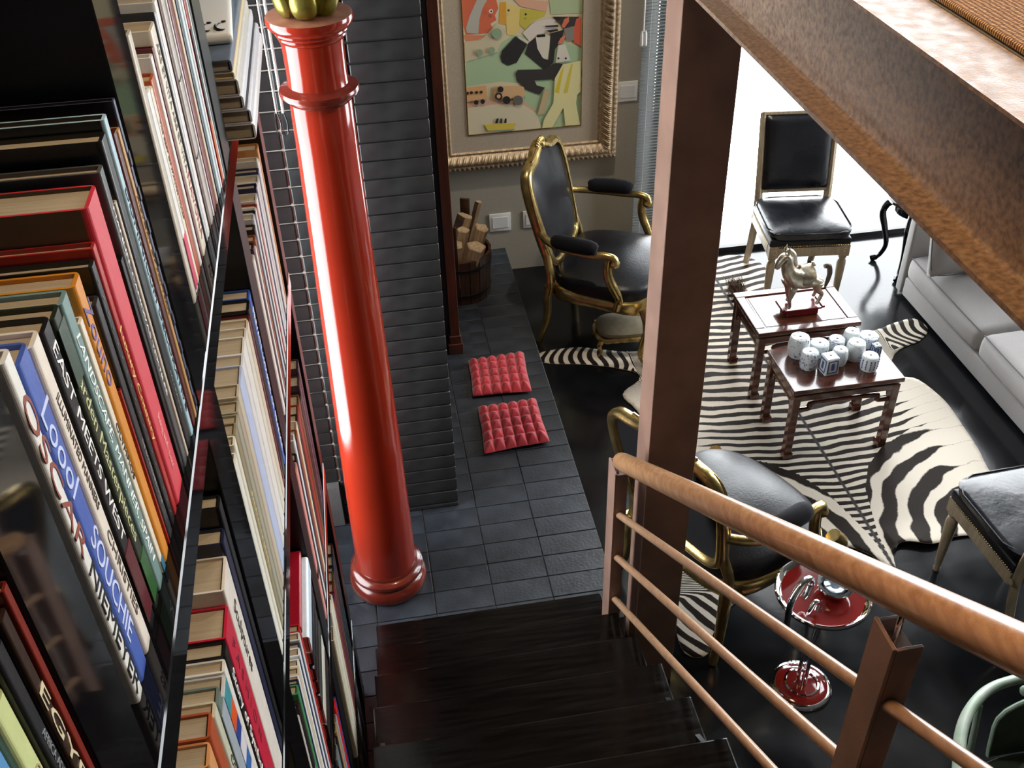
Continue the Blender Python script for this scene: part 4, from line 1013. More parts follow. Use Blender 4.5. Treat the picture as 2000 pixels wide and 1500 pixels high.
def sqbead(x, y, a, c, h, label, mt, rz):
    o = thing('porcelain_bead', label, 'porcelain', (x, y, PT_), rz, 'porcelain pieces on the near stool table')
    b = MB(); A = [b.b.verts.new((s * a, t * a, 0)) for s, t in ((-1, -1), (1, -1), (1, 1), (-1, 1))]; B2 = [b.b.verts.new((s * c, t * c, h)) for s, t in ((-1, -1), (1, -1), (1, 1), (-1, 1))]
    for i in range(4): b.b.faces.new((A[i], A[(i + 1) % 4], B2[(i + 1) % 4], B2[i]))
    b.b.faces.new(A); b.b.faces.new(B2)
    bmesh.ops.bevel(b.b, geom=b.b.edges[:], offset=.003, segments=2, affect='EDGES')
    b.done('body', mt, o, True)
    b = MB()
    for k in range(4):
        Mx = Matrix.Rotation(k * PI / 2, 4, 'Z') @ Matrix.Translation(((a + c) / 2 + .0004, 0, h / 2)) @ Matrix.Rotation(math.atan2(c - a, h), 4, 'Y')
        for s in (-1, 1):
            b.box((-.0006, s * a * .66 - .003, -h * .36), (.0006, s * a * .66 + .003, h * .36), 0, 1, Mx)
            b.box((-.0006, -a * .66, s * h * .34 - .003), (.0006, a * .66, s * h * .34 + .003), 0, 1, Mx)
        b.box((-.0006, -a * .22, -h * .20), (.0006, a * .22, h * .22), 0, 1, Mx)
    b.done('painted_panel', M_blue, o)
    MB().lathe([(.0058, h - .002), (.0055, h + .0008), (0, h + .001)], 12).done('hole', M_hole, o)
sqbead(1.8975, 3.348, .0335, .029, .085, 'square tapered porcelain bead with framed blue panels at the front', PC, .12)
sqbead(2.156, 3.432, .0195, .016, .050, 'small square porcelain bead behind the one with brush script', PB, .1)
o = thing('porcelain_bead', 'small white spouted porcelain piece at the back beside the low flowered one', 'porcelain', (2.113, 3.545, PT_), 0, 'porcelain pieces on the near stool table')
MB().lathe([(.008, 0), (.0125, .006), (.013, .02), (.009, .045), (.006, .058), (.008, .062), (0, .062)], 16).done('body', PC, o, True)
MB().tube([(.010, 0, .02), (.022, 0, .034), (.026, 0, .048)], [.005, .004, .003], 8).done('spout', PC, o, True)

# ---------------------------------------------------------------- silvered horse on its stand
HZ = .0072 + .3952 - .0035
st = thing('carved_stand', 'small dark red wooden display stand under the silvered horse', 'stand', (1.958, 3.825, HZ))
M_redwood = mat('dark_red_stand_wood', (.14, .010, .010), .25, coat=.4, noise=.2, scale=8)
MB().box((-.078, -.040, .0), (.078, .040, .030), .003, 1).done('block', M_redwood, st)
MB().box((-.092, -.046, .030), (.092, .046, .040), .002, 1).box((-.106, -.046, .034), (-.090, .046, .046), .003, 1).box((.090, -.046, .034), (.106, .046, .046), .003, 1).done('platform', M_redwood, st)
def skin(name, V, E_, root, m, parent, sub=2):
    me = bpy.data.meshes.new(name); me.from_pydata([v[:3] for v in V], E_, []); o = bpy.data.objects.new(name, me); COL.objects.link(o)
    md = o.modifiers.new('s', 'SKIN'); md.use_smooth_shade = True
    for i, v in enumerate(V):
        d = me.skin_vertices[0].data[i]; d.radius = (v[3], v[4] if len(v) > 4 else v[3]); d.use_root = (i == root)
    sb = o.modifiers.new('u', 'SUBSURF'); sb.levels = sub; sb.render_levels = sub
    dg = bpy.context.evaluated_depsgraph_get(); dg.update()
    nm = bpy.data.meshes.new_from_object(o.evaluated_get(dg)); bpy.data.objects.remove(o)
    nm.name = name; nm.materials.clear(); nm.materials.append(m)
    nm.polygons.foreach_set('use_smooth', [True] * len(nm.polygons))
    return link(name, nm, parent)
hs = thing('horse_figurine', 'antique silver horse figurine with arched neck standing on the red stand', 'figurine', (1.952, 3.825, HZ + .0405), PI + .10)
V = [(-.058, 0, .160, .052, .050), (-.004, 0, .150, .050, .050), (.050, 0, .158, .054, .048), (.084, 0, .196, .042, .036), (.098, 0, .240, .036, .029), (.098, 0, .282, .027, .022), (.120, 0, .278, .025, .021), (.142, 0, .240, .018, .016), (.150, 0, .216, .013, .013)]
E_ = [(i, i + 1) for i in range(8)]
def add_leg(at, pts):
    k = at
    for p in pts: V.append(p); E_.append((k, len(V) - 1)); k = len(V) - 1
add_leg(2, [(.060, .030, .122, .024), (.066, .032, .090, .015), (.076, .032, .056, .0105), (.066, .032, .020, .0078), (.074, .032, .006, .0105)])
add_leg(2, [(.060, -.030, .122, .024), (.056, -.032, .090, .015), (.052, -.032, .056, .0105), (.042, -.032, .020, .0078), (.050, -.032, .006, .0105)])
add_leg(0, [(-.066, .030, .125, .031), (-.056, .033, .092, .019), (-.092, .033, .062, .0115), (-.078, .033, .020, .0085), (-.068, .033, .006, .0105)])
add_leg(0, [(-.066, -.030, .125, .031), (-.060, -.033, .092, .019), (-.104, -.033, .062, .0115), (-.096, -.033, .020, .0085), (-.086, -.033, .006, .0105)])
skin('body', V, E_, 0, M_pewter, hs)
b = MB()
for s in (-1, 1): b.tube([(.104, s * .013, .292), (.106, s * .016, .312), (.104, s * .014, .332)], [.006, .007, .001], 8)
b.done('ear', M_pewter, hs, True)
MB().tube(spline([(.112, 0, .304), (.090, 0, .306), (.066, 0, .280), (.056, 0, .240), (.046, 0, .215)], 4), [.005, .006, .007, .008, .008, .008, .008, .008, .009, .009, .009, .009, .009, .009, .008, .006, .004], 8, flat_=1.2).done('mane', M_pewter, hs, True)
MB().tube(spline([(-.100, 0, .188), (-.122, 0, .186), (-.134, 0, .150), (-.130, 0, .105), (-.122, 0, .070)], 4), [.010, .011, .012, .012, .013, .013, .013, .013, .013, .012, .011, .011, .010, .009, .008, .006, .003], 8).done('tail', mat('dark_silver', (.12, .10, .08), .35, metal=.8), hs, True)
b = MB()
def saddle(u, v):
    a = -2.0 + 4.0 * u; x = -.036 + .066 * v
    r = .0555 + .004 * math.sin(PI * u * 6) * .3
    return Vector((x, r * math.sin(a), .152 + r * math.cos(a) * 1.03))
b.grid(saddle, 26, 8); bmesh.ops.solidify(b.b, geom=b.b.faces[:], thickness=.004)
b.ball((.030, 0, .215), .010, 2, sc=(.7, 1.4, .9)); b.ball((-.040, 0, .214), .011, 2, sc=(.7, 1.6, 1))
b.done('saddle', M_pewter, hs, True)
b = MB(); b.tube([(.132, .018, .262), (.140, 0, .272), (.132, -.018, .262), (.124, 0, .236)], .0022, 6, closed=True)
b.ball((.126, .019, .276), .0034, 1); b.ball((.126, -.019, .276), .0034, 1)
b.done('bridle', mat('dark_silver', (.12, .10, .08), .35, metal=.8), hs, True)

# ---------------------------------------------------------------- sofa
SF = thing('sofa', 'low pale grey linen sofa along the right side of the zebra skin', 'sofa', (3.29, 3.3, 0))
sx, sy = 3.29, 3.3
def rbox(lo, hi, m, name, crown=0., bev=.03, parent=SF, seams=False):
    c = [(a + b_) / 2 for a, b_ in zip(lo, hi)]; h = [(b_ - a) / 2 for a, b_ in zip(lo, hi)]
    b = MB().box(lo, hi, bev, 3)
    bmesh.ops.subdivide_edges(b.b, edges=[e for e in b.b.edges if e.calc_length() > .12], cuts=7, use_grid_fill=True)
    for v in b.b.verts:
        u, w, t = [(v.co[i] - c[i]) / h[i] for i in range(3)]
        k = max(0, 1 - abs(u) ** 3) * max(0, 1 - abs(w) ** 3)
        if t > .5: v.co.z += crown * k
        k2 = max(0, 1 - abs(t) ** 2) * max(0, 1 - abs(w) ** 3)
        if u < -.5: v.co.x -= crown * .5 * k2
    return b.done(name, m, parent, True, sharp=75)
rbox((2.838 - sx, 1.9 - sy, .02), (3.75 - sx, 4.40 - sy, .132), M_sofa, 'base', 0, .012)
for y0_, y1_ in ((3.672, 4.396), (2.930, 3.660), (2.19, 2.918)):
    o = rbox((2.832 - sx, y0_ - sy, .134), (3.50 - sx, y1_ - sy, .262), M_sofa, 'seat_cushion', .042, .042)
    pp = [(2.836 - sx, y - sy, .246) for y in (y0_ + .02, (y0_ + y1_) / 2, y1_ - .02)]
    b = MB(); yy = [y0_ + .014 + (y1_ - y0_ - .028) * i / 12 for i in range(13)]
    b.tube([(2.843 - sx - .012 * (1 - abs(2 * i / 12 - 1) ** 3), yy[i] - sy, .256 + .010 * (1 - abs(2 * i / 12 - 1) ** 3)) for i in range(13)], .0032, 6)
    b.done('seam', M_seam, o, True)
rbox((2.834 - sx, 4.408 - sy, .02), (3.75 - sx, 4.470 - sy, .60), M_sofa, 'arm', 0, .014)
rbox((3.52 - sx, 1.9 - sy, .134), (3.75 - sx, 4.40 - sy, .72), M_sofa, 'back', .01, .04)
pl = thing('sofa_pillow', 'square grey linen pillow leaning against the far arm of the sofa', 'pillow', (3.02, 4.12, .302), 0)
Mx = Matrix.Rotation(-.30, 4, 'X')
def pil(u, v):
    a = 2 * PI * u; p = 6.; ca, sa = math.cos(a), math.sin(a); r = (abs(ca) ** p + abs(sa) ** p) ** (-1 / p)
    k = abs(1 - 2 * v); s = 1 - k ** 6 * .0; t = v * 2 - 1
    rr = math.sin(PI * (.5 + .5 * (abs(t)))) if False else (1 - abs(t) ** 3)
    sgn = 1 if t > 0 else -1
    q = 1 - abs(t)
    # v from 0 (front centre) to 1 (back centre)
    rad = min(1, (1 - abs(t)) * 1.0)
    return Vector((0, 0, 0))
b = MB()
for sgn in (-1, 1):
    def pf(u, v):
        x, z = 2 * u - 1, 2 * v - 1
        k = max(0, (1 - x ** 4)) * max(0, (1 - z ** 4))
        return Mx @ Vector((x * .235 * (1 - .03 * (1 - z * z)), sgn * (.018 + .052 * k ** .6), .222 + z * .215 * (1 - .03 * (1 - x * x))))
    b.grid(pf, 22, 22)
bmesh.ops.bridge_loops(b.b, edges=[e for e in b.b.edges if e.is_boundary])
b.done('cover', M_sofa, pl, True, sharp=60)
b = MB(); edge = []
for k in range(64):
    a = 2 * PI * k / 64; p = 9.; ca, sa = math.cos(a), math.sin(a); r = (abs(ca) ** p + abs(sa) ** p) ** (-1 / p)
    edge.append(Mx @ Vector((ca * r * .236, -.019, .222 + sa * r * .216)))
b.tube(edge, .003, 6, closed=True); b.done('seam', M_seam, pl, True)

# ---------------------------------------------------------------- chrome smoking stand
SMX, SMY = 1.325, 2.085
SM = thing('smoking_stand', 'chrome smoking stand with red enamel tray and round base', 'ashtray stand', (SMX, SMY, 0))
MB().lathe([(.104, 0), (.107, .006), (.104, .013), (.096, .017), (.090, .018)], 48).done('base', M_chrome, SM, True)
b = MB(); b.lathe([(.092, .017), (.088, .021), (.062, .025), (.060, .022)], 48, cap=False); b.lathe([(.054, .024), (.020, .032), (.0, .033)], 48, cap=False)
b.done('base_enamel', M_redenamel, SM, True)
MB().lathe([(.062, .022), (.061, .029), (.055, .031), (.052, .025)], 48, cap=False).done('base_ring', M_chrome, SM, True)
b = MB()
for x, y in ((-.014, .006), (.012, .010), (.002, -.014)): b.tube([(x, y, .03), (x * 1.1, y * 1.1, .25), (x * 2.2, y * 2.2, .44), (x * 3.0, y * 3.0, .492)], .0075, 10)
b.done('stem', M_chrome, SM, True)
TZ = .492
MB().lathe([(.0, TZ), (.130, TZ), (.150, TZ + .004), (.156, TZ + .010), (.156, TZ + .017), (.151, TZ + .021), (.145, TZ + .018), (.136, TZ + .010), (.134, TZ + .008)], 64, cap=False).done('tray', M_chrome, SM, True)
MB().lathe([(.135, TZ + .0085), (.0, TZ + .0085)], 64, cap=False).done('tray_enamel', M_redenamel, SM, True)
b = MB(); b.lathe([(.030, 0), (.042, .010), (.056, .030), (.060, .040), (.058, .043), (.046, .043), (.038, .030), (.0, .022)], 36, (.036, -.002, TZ + .009)); b.done('bowl', M_chrome, SM, True)
MB().lathe([(.037, TZ + .038), (.036, TZ + .044), (.030, TZ + .040), (0, TZ + .036)], 24, (.036, -.002, .004)).done('glass_dish', mat('dark_glass', (.10, .13, .16), .08, coat=.6, noise=.5, scale=60), SM, True)
hp = spline([(-.145, -.072, TZ - .035), (-.150, -.074, TZ + .02), (-.142, -.066, TZ + .085), (-.110, -.045, TZ + .125), (-.075, -.025, TZ + .125), (-.062, -.020, TZ + .095), (-.075, -.030, TZ + .065), (-.095, -.045, TZ + .055)], 5)
MB().tube(hp, .0115, 12).done('handle', M_chrome, SM, True)
b = MB(); b.tube(spline([(-.086, -.080, TZ + .018), (-.082, -.082, TZ + .045), (-.062, -.070, TZ + .062), (-.048, -.066, TZ + .045), (-.056, -.074, TZ + .024)], 4), .008, 10)
b.done('cigarette_rest', M_chrome, SM, True)

# ---------------------------------------------------------------- green hoop-backed chair under the gallery
GR = thing('green_chair', 'pale green painted chair with a round hoop back seen in the lower right corner', 'chair', (1.74, 1.15, 0))
hoop = [(-.455, -.12), (-.452, .0), (-.435, .10), (-.383, .182), (-.333, .266), (-.278, .329), (-.213, .376), (-.154, .400), (-.085, .410), (-.045, .408)]
path_ = spline([(x, y, .66 - .004 * (i < 3)) for i, (x, y) in enumerate(hoop)], 5)
sc_ = spline([(-.045, .408, .66), (-.020, .402, .655), (-.012, .396, .635), (-.026, .394, .618), (-.046, .398, .614)], 4)
for s in (1, -1):
    P = [Vector((p.x * s, p.y, p.z)) for p in path_]
    MB().tube(P, .0185, 12, flat_=.75).done('hoop_rail', M_green, GR, True)
    b = MB(); b.tube([Vector((p.x * s, p.y, p.z)) for p in sc_], [.017] * (len(sc_) - 6) + [.016, .015, .014, .013, .012, .012], 10); b.ball((s * -.050, .398, .613), .0165, 2)
    b.done('crest_scroll', M_green, GR, True)
half = [(-.010, .640), (-.022, .612), (-.030, .585), (-.026, .560), (-.055, .545), (-.083, .522), (-.098, .490), (-.099, .450), (-.092, .400), (-.085, .345), (-.080, .30)]
poly = half + [(-x, z) for x, z in reversed(half)]
b = MB(); A = [b.b.verts.new((x, .392, z)) for x, z in poly]; B2 = [b.b.verts.new((x, .408, z)) for x, z in poly]; nn = len(poly)
for k in range(nn): b.b.faces.new((A[k], A[(k + 1) % nn], B2[(k + 1) % nn], B2[k]))
b.b.faces.new(A); b.b.faces.new(B2)
b.done('splat', mat('dark_green_paint', (.030, .040, .024), .5, noise=.4, scale=15), GR)
MB().tube([(x, .400, z) for x, z in poly], .0075, 8).done('splat_bead', M_green, GR, True)
def gseat(u, v):
    a = 2 * PI * u; r = .385
    if v < .4: return Vector((r * math.cos(a), r * math.sin(a), .275 + .03 * v / .4))
    t = (v - .4) / .6; return Vector((r * (1 - t) * math.cos(a), r * (1 - t) * math.sin(a), .305 + .012 * t))
MB().grid(gseat, 40, 8, closeu=True).done('seat', mat('dark_green_paint', (.030, .040, .024), .5), GR, True)
MB().lathe([(.375, .262), (.392, .266), (.396, .285), (.388, .300), (.375, .298)], 48, cap=False).done('seat_rim', mat('dark_green_paint', (.030, .040, .024), .5), GR, True)
for a in (.35, 1.05, 2.09, 2.79, 4.1, 5.3):
    x, y = math.cos(a), math.sin(a)
    if a < 3: MB().tube([(x * .385, y * .385, .29), (x * .445, y * .415, .645)], [.010, .009], 10).done('spindle', M_green, GR, True)
for a in (.8, 2.35, 3.9, 5.5):
    x, y = math.cos(a), math.sin(a); MB().tube([(x * .33, y * .33, .27), (x * .38, y * .38, 0)], [.018, .013], 10).done('leg', M_green, GR, True)

# ---------------------------------------------------------------- black carved side table by the sofa arm
SD = thing('side_table', 'small black side table with cabriole legs behind the sofa arm', 'table', (3.00, 4.690, 0))
MB().lathe([(.165, .425), (.172, .432), (.172, .445), (.166, .450), (0, .450)], 40).done('table_top', M_black, SD, True)
MB().lathe([(.12, .36), (.125, .37), (.125, .4245), (0, .4245)], 32).done('apron', M_black, SD, True)
for k in range(4):
    a = PI * 1.25 + k * PI / 2 + .1
    pth = spline([(.11, 0, .40), (.160, 0, .375), (.178, 0, .31), (.150, 0, .22), (.125, 0, .12), (.150, 0, .04), (.190, 0, .012)], 5)
    n = len(pth); Rz = Matrix.Rotation(a, 4, 'Z')
    b = MB().tube([Rz @ p for p in pth], [.026 - .014 * min(1, i / (n * .75)) + (.006 if i > n * .85 else 0) for i in range(n)], 10)
    b.done('leg', M_black, SD, True)
# ---------------------------------------------------------------- bookcase
BCX = -.21
BC = thing('bookcase', 'tall glossy black bookcase full of books along the stairs', 'bookcase', (-.38, .8, .147))
bo = BC.location
def bl(lo, hi): return tuple(lo[i] - bo[i] for i in range(3)), tuple(hi[i] - bo[i] for i in range(3))
UPR = [(-.20, -.12), (.415, .492), (.947, 1.052), (1.545, 1.632), (2.168, 2.236)]
for y0_, y1_ in UPR:
    lo, hi = bl((-.555, y0_, .147 if y0_ > .5 else 1.2), (BCX - .0015, y1_, 3.62)); b = MB().box(lo, hi, .0015, 1)
    for f in b.b.faces:
        f.normal_update()
        if abs(f.normal.y) > .7: f.material_index = 1
    b.done('upright', [M_blacksatin if y0_ > 1.4 else M_black, M_blacksatin], BC)
SH = [3.09, 2.431, 1.839, 1.210, .533, .1935]
for z in SH:
    lo, hi = bl((-.555, -.20, z - .045), (BCX, 2.2365 if z > .4 else 2.2365, z)); 
    MB().box(lo, hi, .0018, 1).done('shelf', M_black, BC)
lo, hi = bl((-.575, -.20, .147), (-.556, 2.236, 3.62)); MB().box(lo, hi).done('back_panel', M_blackmatt, BC)

# ---------------------------------------------------------------- books
PAGE_IN = .004
def col(*c): return srgb(*c)
CMAT = {}
def cover_mat(c, rough=.32):
    k = (c, rough)
    if k not in CMAT: CMAT[k] = mat('book_cloth_%02x%02x%02x_%d' % (c + (int(rough * 100),)), tuple(min(.82, x) for x in srgb(*c)), rough, spec=.45, noise=.06, scale=40, bump=.06, bscale=200)
    return CMAT[k]
def book_parts(th, h, d, c, rough=.32, rounded=True, board=None):
    """cover (returned mesh) and page block; spine at x = 0 looking along +X, standing on z = 0, centred in y"""
    t = min(.0026, th * .16); k = .0035 if not rounded else min(.006, th * .22)
    hy = th / 2
    out = [(-d, -hy)]; n = 5
    for i in range(n + 1):
        a = -PI / 2 + (PI / 2) * i / n; out.append((-k + k * math.cos(a), -hy + k + k * math.sin(a)))
    for i in range(n + 1):
        a = (PI / 2) * i / n; out.append((-k + k * math.cos(a), hy - k + k * math.sin(a)))
    out.append((-d, hy))
    inn = [(-d, hy - t), (-t * 1.3, hy - t), (-t * 1.3, -hy + t), (-d, -hy + t)]
    b = MB(); b.prism(out + inn, 0, h)
    ms = [cover_mat(c, rough)]
    if board:
        ms.append(cover_mat(board, rough))
        for f in b.b.faces:
            f.normal_update()
            if abs(f.normal.y) > .9 and f.calc_area() > h * d * .5: f.material_index = 1
    me = b.mesh('book', ms)
    p = MB().box((-d + PAGE_IN, -hy + t + .0001, .003), (-t * 2.2, hy - t - .0001, h - .0038)).mesh('pages', M_pages)
    return me, p
def put_title(o, text, th, h, tcol, size=.7, start=.5, emboss=.0003, length=None, shear=0., bold=0.):
    me = text_mesh(text, th * size * 1.15, flat(tcol, .5), .0002, shear, bold)
    t = link('title', me, o, (emboss, 0, h * start))
    t.rotation_euler = (0, 0, 0)
    # letters run downwards, their tops towards +Y
    w = max(v.co.x for v in me.vertices) - min(v.co.x for v in me.vertices) if me.vertices else .01
    s = 1.
    if length: s = length * h / w
    t.matrix_local = Matrix.Translation((emboss, 0, h * start)) @ Matrix(((0, 0, 1, 0), (0, 1, 0, 0), (-s, 0, 0, 0), (0, 0, 0, 1)))
    return t
LAST = [-1, 0]
def book(y0, y1, ztop, z0, X, c, label, group, d=.235, text=None, rough=.32, rounded=True, lean=0., bands=None, board=None):
    if abs(LAST[0] - z0) < 1e-6 and y0 < LAST[1] < y1: y0 = LAST[1]
    for u0, u1 in UPR:
        if y0 < u0 < y1: y1 = u0 - .0008
        elif y0 < u1 < y1: y0 = u1 + .0008
    LAST[:] = [z0, y1]
    th = max(.004, y1 - y0 - .0006); h = ztop - z0 - .0006
    me, pm = book_parts(th, h, d, c, rough, rounded, board)
    o = link('book', me, None, (X, (y0 + y1) / 2, z0 + .0004)); tag(o, label, 'book', group)
    if lean: o.rotation_euler = (lean, 0, 0)
    link('pages', pm, o)
    for t in (text or []): put_title(o, t[0], th, h, srgb(*t[1]), *t[2:])
    for za, zb, bc in (bands or []):
        MB().box((-.0002 - .0, -th / 2 + .0012, h * za), (.0007, th / 2 - .0012, h * zb)).done('spine_band', cover_mat(bc, rough), o)
    return o
def remap(y, z, xm, x):
    s = x / xm; return y * s, 3.146 - (3.146 - z) * s
WHT, BLK, CRM = (238, 232, 224), (22, 22, 25), (222, 205, 180)
ORD = ['first', 'second', 'third', 'fourth', 'fifth', 'sixth', 'seventh', 'eighth', 'ninth', 'tenth', 'eleventh', 'twelfth', 'thirteenth', 'fourteenth', 'fifteenth', 'sixteenth', 'seventeenth', 'eighteenth', 'nineteenth', 'twentieth', 'twenty-first']
W_ = (245, 245, 245); K_ = (18, 18, 20)
T0 = 'books on the upper shelf'
# (y0, y1, top, colour, label, text, kw) measured on the plane x = -.232
NEAR = [
 (.300, .322, 2.62, (52, 60, 70), 'slate blue book at the extreme left of the upper shelf', None, {}),
 (.322, .344, 2.64, (30, 32, 36), 'black book left of the sky blue one on the upper shelf', None, {}),
 (.346, .370, 2.66, (96, 152, 205), 'sky blue book with white lettering in the lower left corner', [('MARINE', W_, .8, .62)], {}),
 (.373, .398, 2.668, (205, 214, 150), 'pale yellow green book beside the sky blue one', [('Gardens of Spain', (170, 160, 110), .55, .6)], {}),
 (.400, .419, 2.685, (38, 40, 44), 'dark grey book with small grey letters beside the yellow green one', [('AFRICA ADORNED', (130, 135, 140), .5, .62)], {}),
 (.419, .437, 2.690, (48, 32, 24), 'dark brown book reading EGYPT in cream capitals', [('EGYPT', (215, 200, 165), .95, .58, .0003, .42)], {}),
 (.437, .456, 2.698, (120, 34, 22), 'mottled red book next to the near black divider', None, {}),
]
BAYB = [
 (.5560, .5745, 2.776, (240, 232, 226), 'white book with tall outlined capitals, first after the near divider', [('OSCAR', (140, 70, 55), 1.15, .70, .0003, .42), ('NIEMEYER', K_, 1.1, .24, .0003, .42)], {'rough': .35}),
 (.5745, .6050, 2.760, (72, 98, 178), 'cobalt blue book with white title beside the white capitals', [('Loool', (200, 212, 245), .95, .75, .0003, .24), ('SOUCHIE', (205, 215, 245), .85, .32, .0003, .36)], {'rough': .4}),
 (.6050, .6310, 2.752, (233, 222, 208), 'cream book with fine dark print between cobalt blue and black', [('ILLUMINATED MANNERS', (70, 60, 55), .42, .68, .0003, .34), ('CHRISTIES', (90, 80, 72), .5, .28, .0003, .30)], {'rough': .4}),
 (.6310, .6590, 2.745, (28, 27, 30), 'black book reading EAST MEETS WEST', [('EAST MEETS WEST', W_, .62, .64, .0003, .62)], {'bands': [(.04, .30, (92, 30, 36))]}),
 (.6600, .6860, 2.738, (40, 46, 34), 'dark green book reading Garden Masterpieces', [('Garden Masterpieces', (196, 200, 150), .72, .56, .0003, .60)], {'bands': [(.03, .20, (44, 92, 44)), (.80, .97, (62, 80, 66))]}),
 (.6880, .7120, 2.734, (122, 150, 148), 'pale teal book with white italic capitals', [('LANDSCAPE, MANNER, SPAIN', (240, 245, 242), .62, .50, .0003, .80, .25)], {'rounded': False}),
 (.7120, .7270, 2.700, (235, 224, 205), 'narrow cream book between pale teal and orange', [('OLYMPIOS', (60, 50, 45), .7, .52, .0003, .22)], {'bands': [(.0, .05, (60, 120, 150))]}),
 (.7280, .7555, 2.724, (214, 138, 42), 'orange book with violet lettering', [('Zouno', (104, 92, 150), .95, .80, .0003, .26)], {'rough': .4}),
 (.7560, .7640, 2.600, (150, 32, 24), 'thin short red book tucked behind the orange one', None, {}),
 (.7645, .7840, 2.684, (52, 50, 52), 'short charcoal book right of the orange one', [('THE ROTHSCHILD STYLE', (150, 150, 150), .35, .3, .0003, .3)], {}),
 (.7850, .8040, 2.708, (32, 32, 34), 'black book with tiny pale dots between charcoal and red', [('. . . . . . . . . . . . . . . . . .', (170, 170, 170), .5, .5, .0003, .9)], {}),
 (.8045, .8210, 2.715, (176, 44, 44), 'slim red book reading Luxury Country in gold', [('Luxury Country', (226, 190, 110), .85, .52, .0003, .42)], {}),
 (.8215, .8740, 2.742, (205, 52, 66), 'thick coral red book, widest on the upper shelf', [('living with taste', (240, 160, 165), .28, .2, .0003, .2)], {'rough': .5, 'board': (88, 74, 58)}),
 (.8745, .8925, 2.660, (16, 16, 18), 'low black book between coral red and grey', None, {}),
 (.8930, .9150, 2.742, (84, 84, 86), 'dark grey book with small white capitals', [('MANUEL CANOVAS TEXTILES', (240, 240, 240), .42, .58, .0003, .62)], {'rounded': False}),
 (.9155, .9270, 2.700, (206, 190, 172), 'thin beige book right of the dark grey one', None, {}),
 (.9275, .9570, 2.756, (22, 24, 26), 'black book left of the pale blue strip', [('DECORATION', (120, 120, 120), .3, .2)], {}),
 (.9575, .9790, 2.764, (176, 208, 222), 'pale blue book with black capitals reading DOMINICUM', [('DOMINICUM DECORATIVE', K_, .72, .45, .0003, .72)], {'rounded': False, 'board': (24, 34, 40)}),  # dark boards are shade painted onto the near cover
 (.9795, 1.000, 2.740, (84, 26, 24), 'dark maroon book right of the pale blue one', None, {}),
 (1.0005, 1.0155, 2.735, (190, 146, 88), 'tan gold book by the divider', [('HISTORY OF PATTERN', (110, 80, 40), .5, .6, .0003, .4)], {}),
 (1.0160, 1.0410, 2.760, (74, 80, 104), 'patterned slate blue book against the second divider', None, {'board': (20, 22, 30), 'bands': [(.1 * k + .02, .1 * k + .06, (44, 48, 76)) for k in range(9)]}),  # boards painted dark for the shade behind the spine
]
BAYC = [
 (1.163, 1.188, 2.775, (200, 192, 176), 'marbled ivory book, first in the bay of thin white books', None, {}),
 (1.188, 1.212, 2.700, (242, 236, 232), 'white book with a pink edge in the upper middle bay', None, {'bands': [(.02, .3, (214, 60, 96))]}),
 (1.212, 1.229, 2.695, (236, 226, 206), 'ivory book left of the rust orange one', [('THE BEST OF ITALIAN VILLAS', (90, 80, 70), .4, .6, .0003, .5)], {}),
 (1.229, 1.257, 2.700, (176, 76, 30), 'rust orange book among the thin white ones', None, {}),
 (1.257, 1.278, 2.716, (240, 236, 230), 'white book right of the rust orange one', None, {}),
 (1.278, 1.292, 2.720, (96, 26, 34), 'very thin wine red book right of the white one', None, {}),
 (1.292, 1.340, 2.735, (232, 222, 204), 'thick ivory book with red capitals near its foot', [('NAVONA', (170, 40, 40), .6, .22, .0003, .3), ('ARS ET VITA ARS ET VITA', (80, 75, 70), .5, .66, .0003, .55)], {}),
 (1.340, 1.352, 2.742, (34, 40, 52), 'thin blue black book right of the thick ivory one', None, {}),
 (1.352, 1.363, 2.738, (226, 228, 232), 'thin pale grey book right of the blue black one', None, {}),
 (1.363, 1.395, 2.748, (240, 238, 232), 'white book left of the brown one in the upper middle bay', None, {}),
 (1.395, 1.413, 2.745, (88, 60, 52), 'narrow brown book between white and grey spines', None, {}),
 (1.414, 1.452, 2.760, (186, 176, 170), 'warm grey book with two black marks on its spine', None, {'bands': [(.30, .306, (40, 40, 44)), (.62, .626, (40, 40, 44))]}),
 (1.452, 1.469, 2.755, (232, 234, 234), 'white book right of the warm grey one', None, {}),
 (1.469, 1.507, 2.760, (112, 20, 34), 'deep wine red book in the upper middle bay', None, {}),
 (1.507, 1.535, 2.758, (214, 188, 164), 'beige book right of the deep wine red one', None, {}),
 (1.535, 1.560, 2.765, (30, 52, 66), 'dark petrol book left of the pale blue spine', None, {}),
 (1.560, 1.588, 2.765, (206, 224, 232), 'pale blue white book in the upper middle bay', None, {}),
 (1.588, 1.610, 2.762, (240, 240, 240), 'white book left of the striped one', None, {}),
 (1.610, 1.637, 2.764, (156, 26, 30), 'book striped red, navy and orange down its spine', None, {'bands': [(.28, .66, (24, 26, 46)), (.02, .28, (206, 90, 30))]}),
 (1.637, 1.655, 2.760, (226, 228, 224), 'white book right of the striped one', None, {}),
 (1.655, 1.686, 2.770, (32, 52, 44), 'dark green book against the third divider', None, {}),
]
def lay(rows, z0, xm, xfun, group, dmax=.25):
    for y0_, y1_, zt, c, lab, txt, kw in rows:
        X = xfun((y0_ + y1_) / 2); a, zt2 = remap(y0_, zt, xm, X); b_, _ = remap(y1_, zt, xm, X)
        book(a, b_, zt2, z0, X, c, lab, group, text=txt, d=random.uniform(.21, .27), **kw)
def shift(lim, end):    # spines come forward as they near the divider
    return lambda y: -.232 + (.0185 if y > lim else 0) * max(0, min(1, (y - lim) / (end - lim)))
lay(NEAR, SH[1], -.232, shift(.30, .44), T0)
lay(BAYB, SH[1], -.232, shift(.60, 1.02), T0)
lay(BAYC, SH[1], -.232, shift(1.25, 1.66), T0)

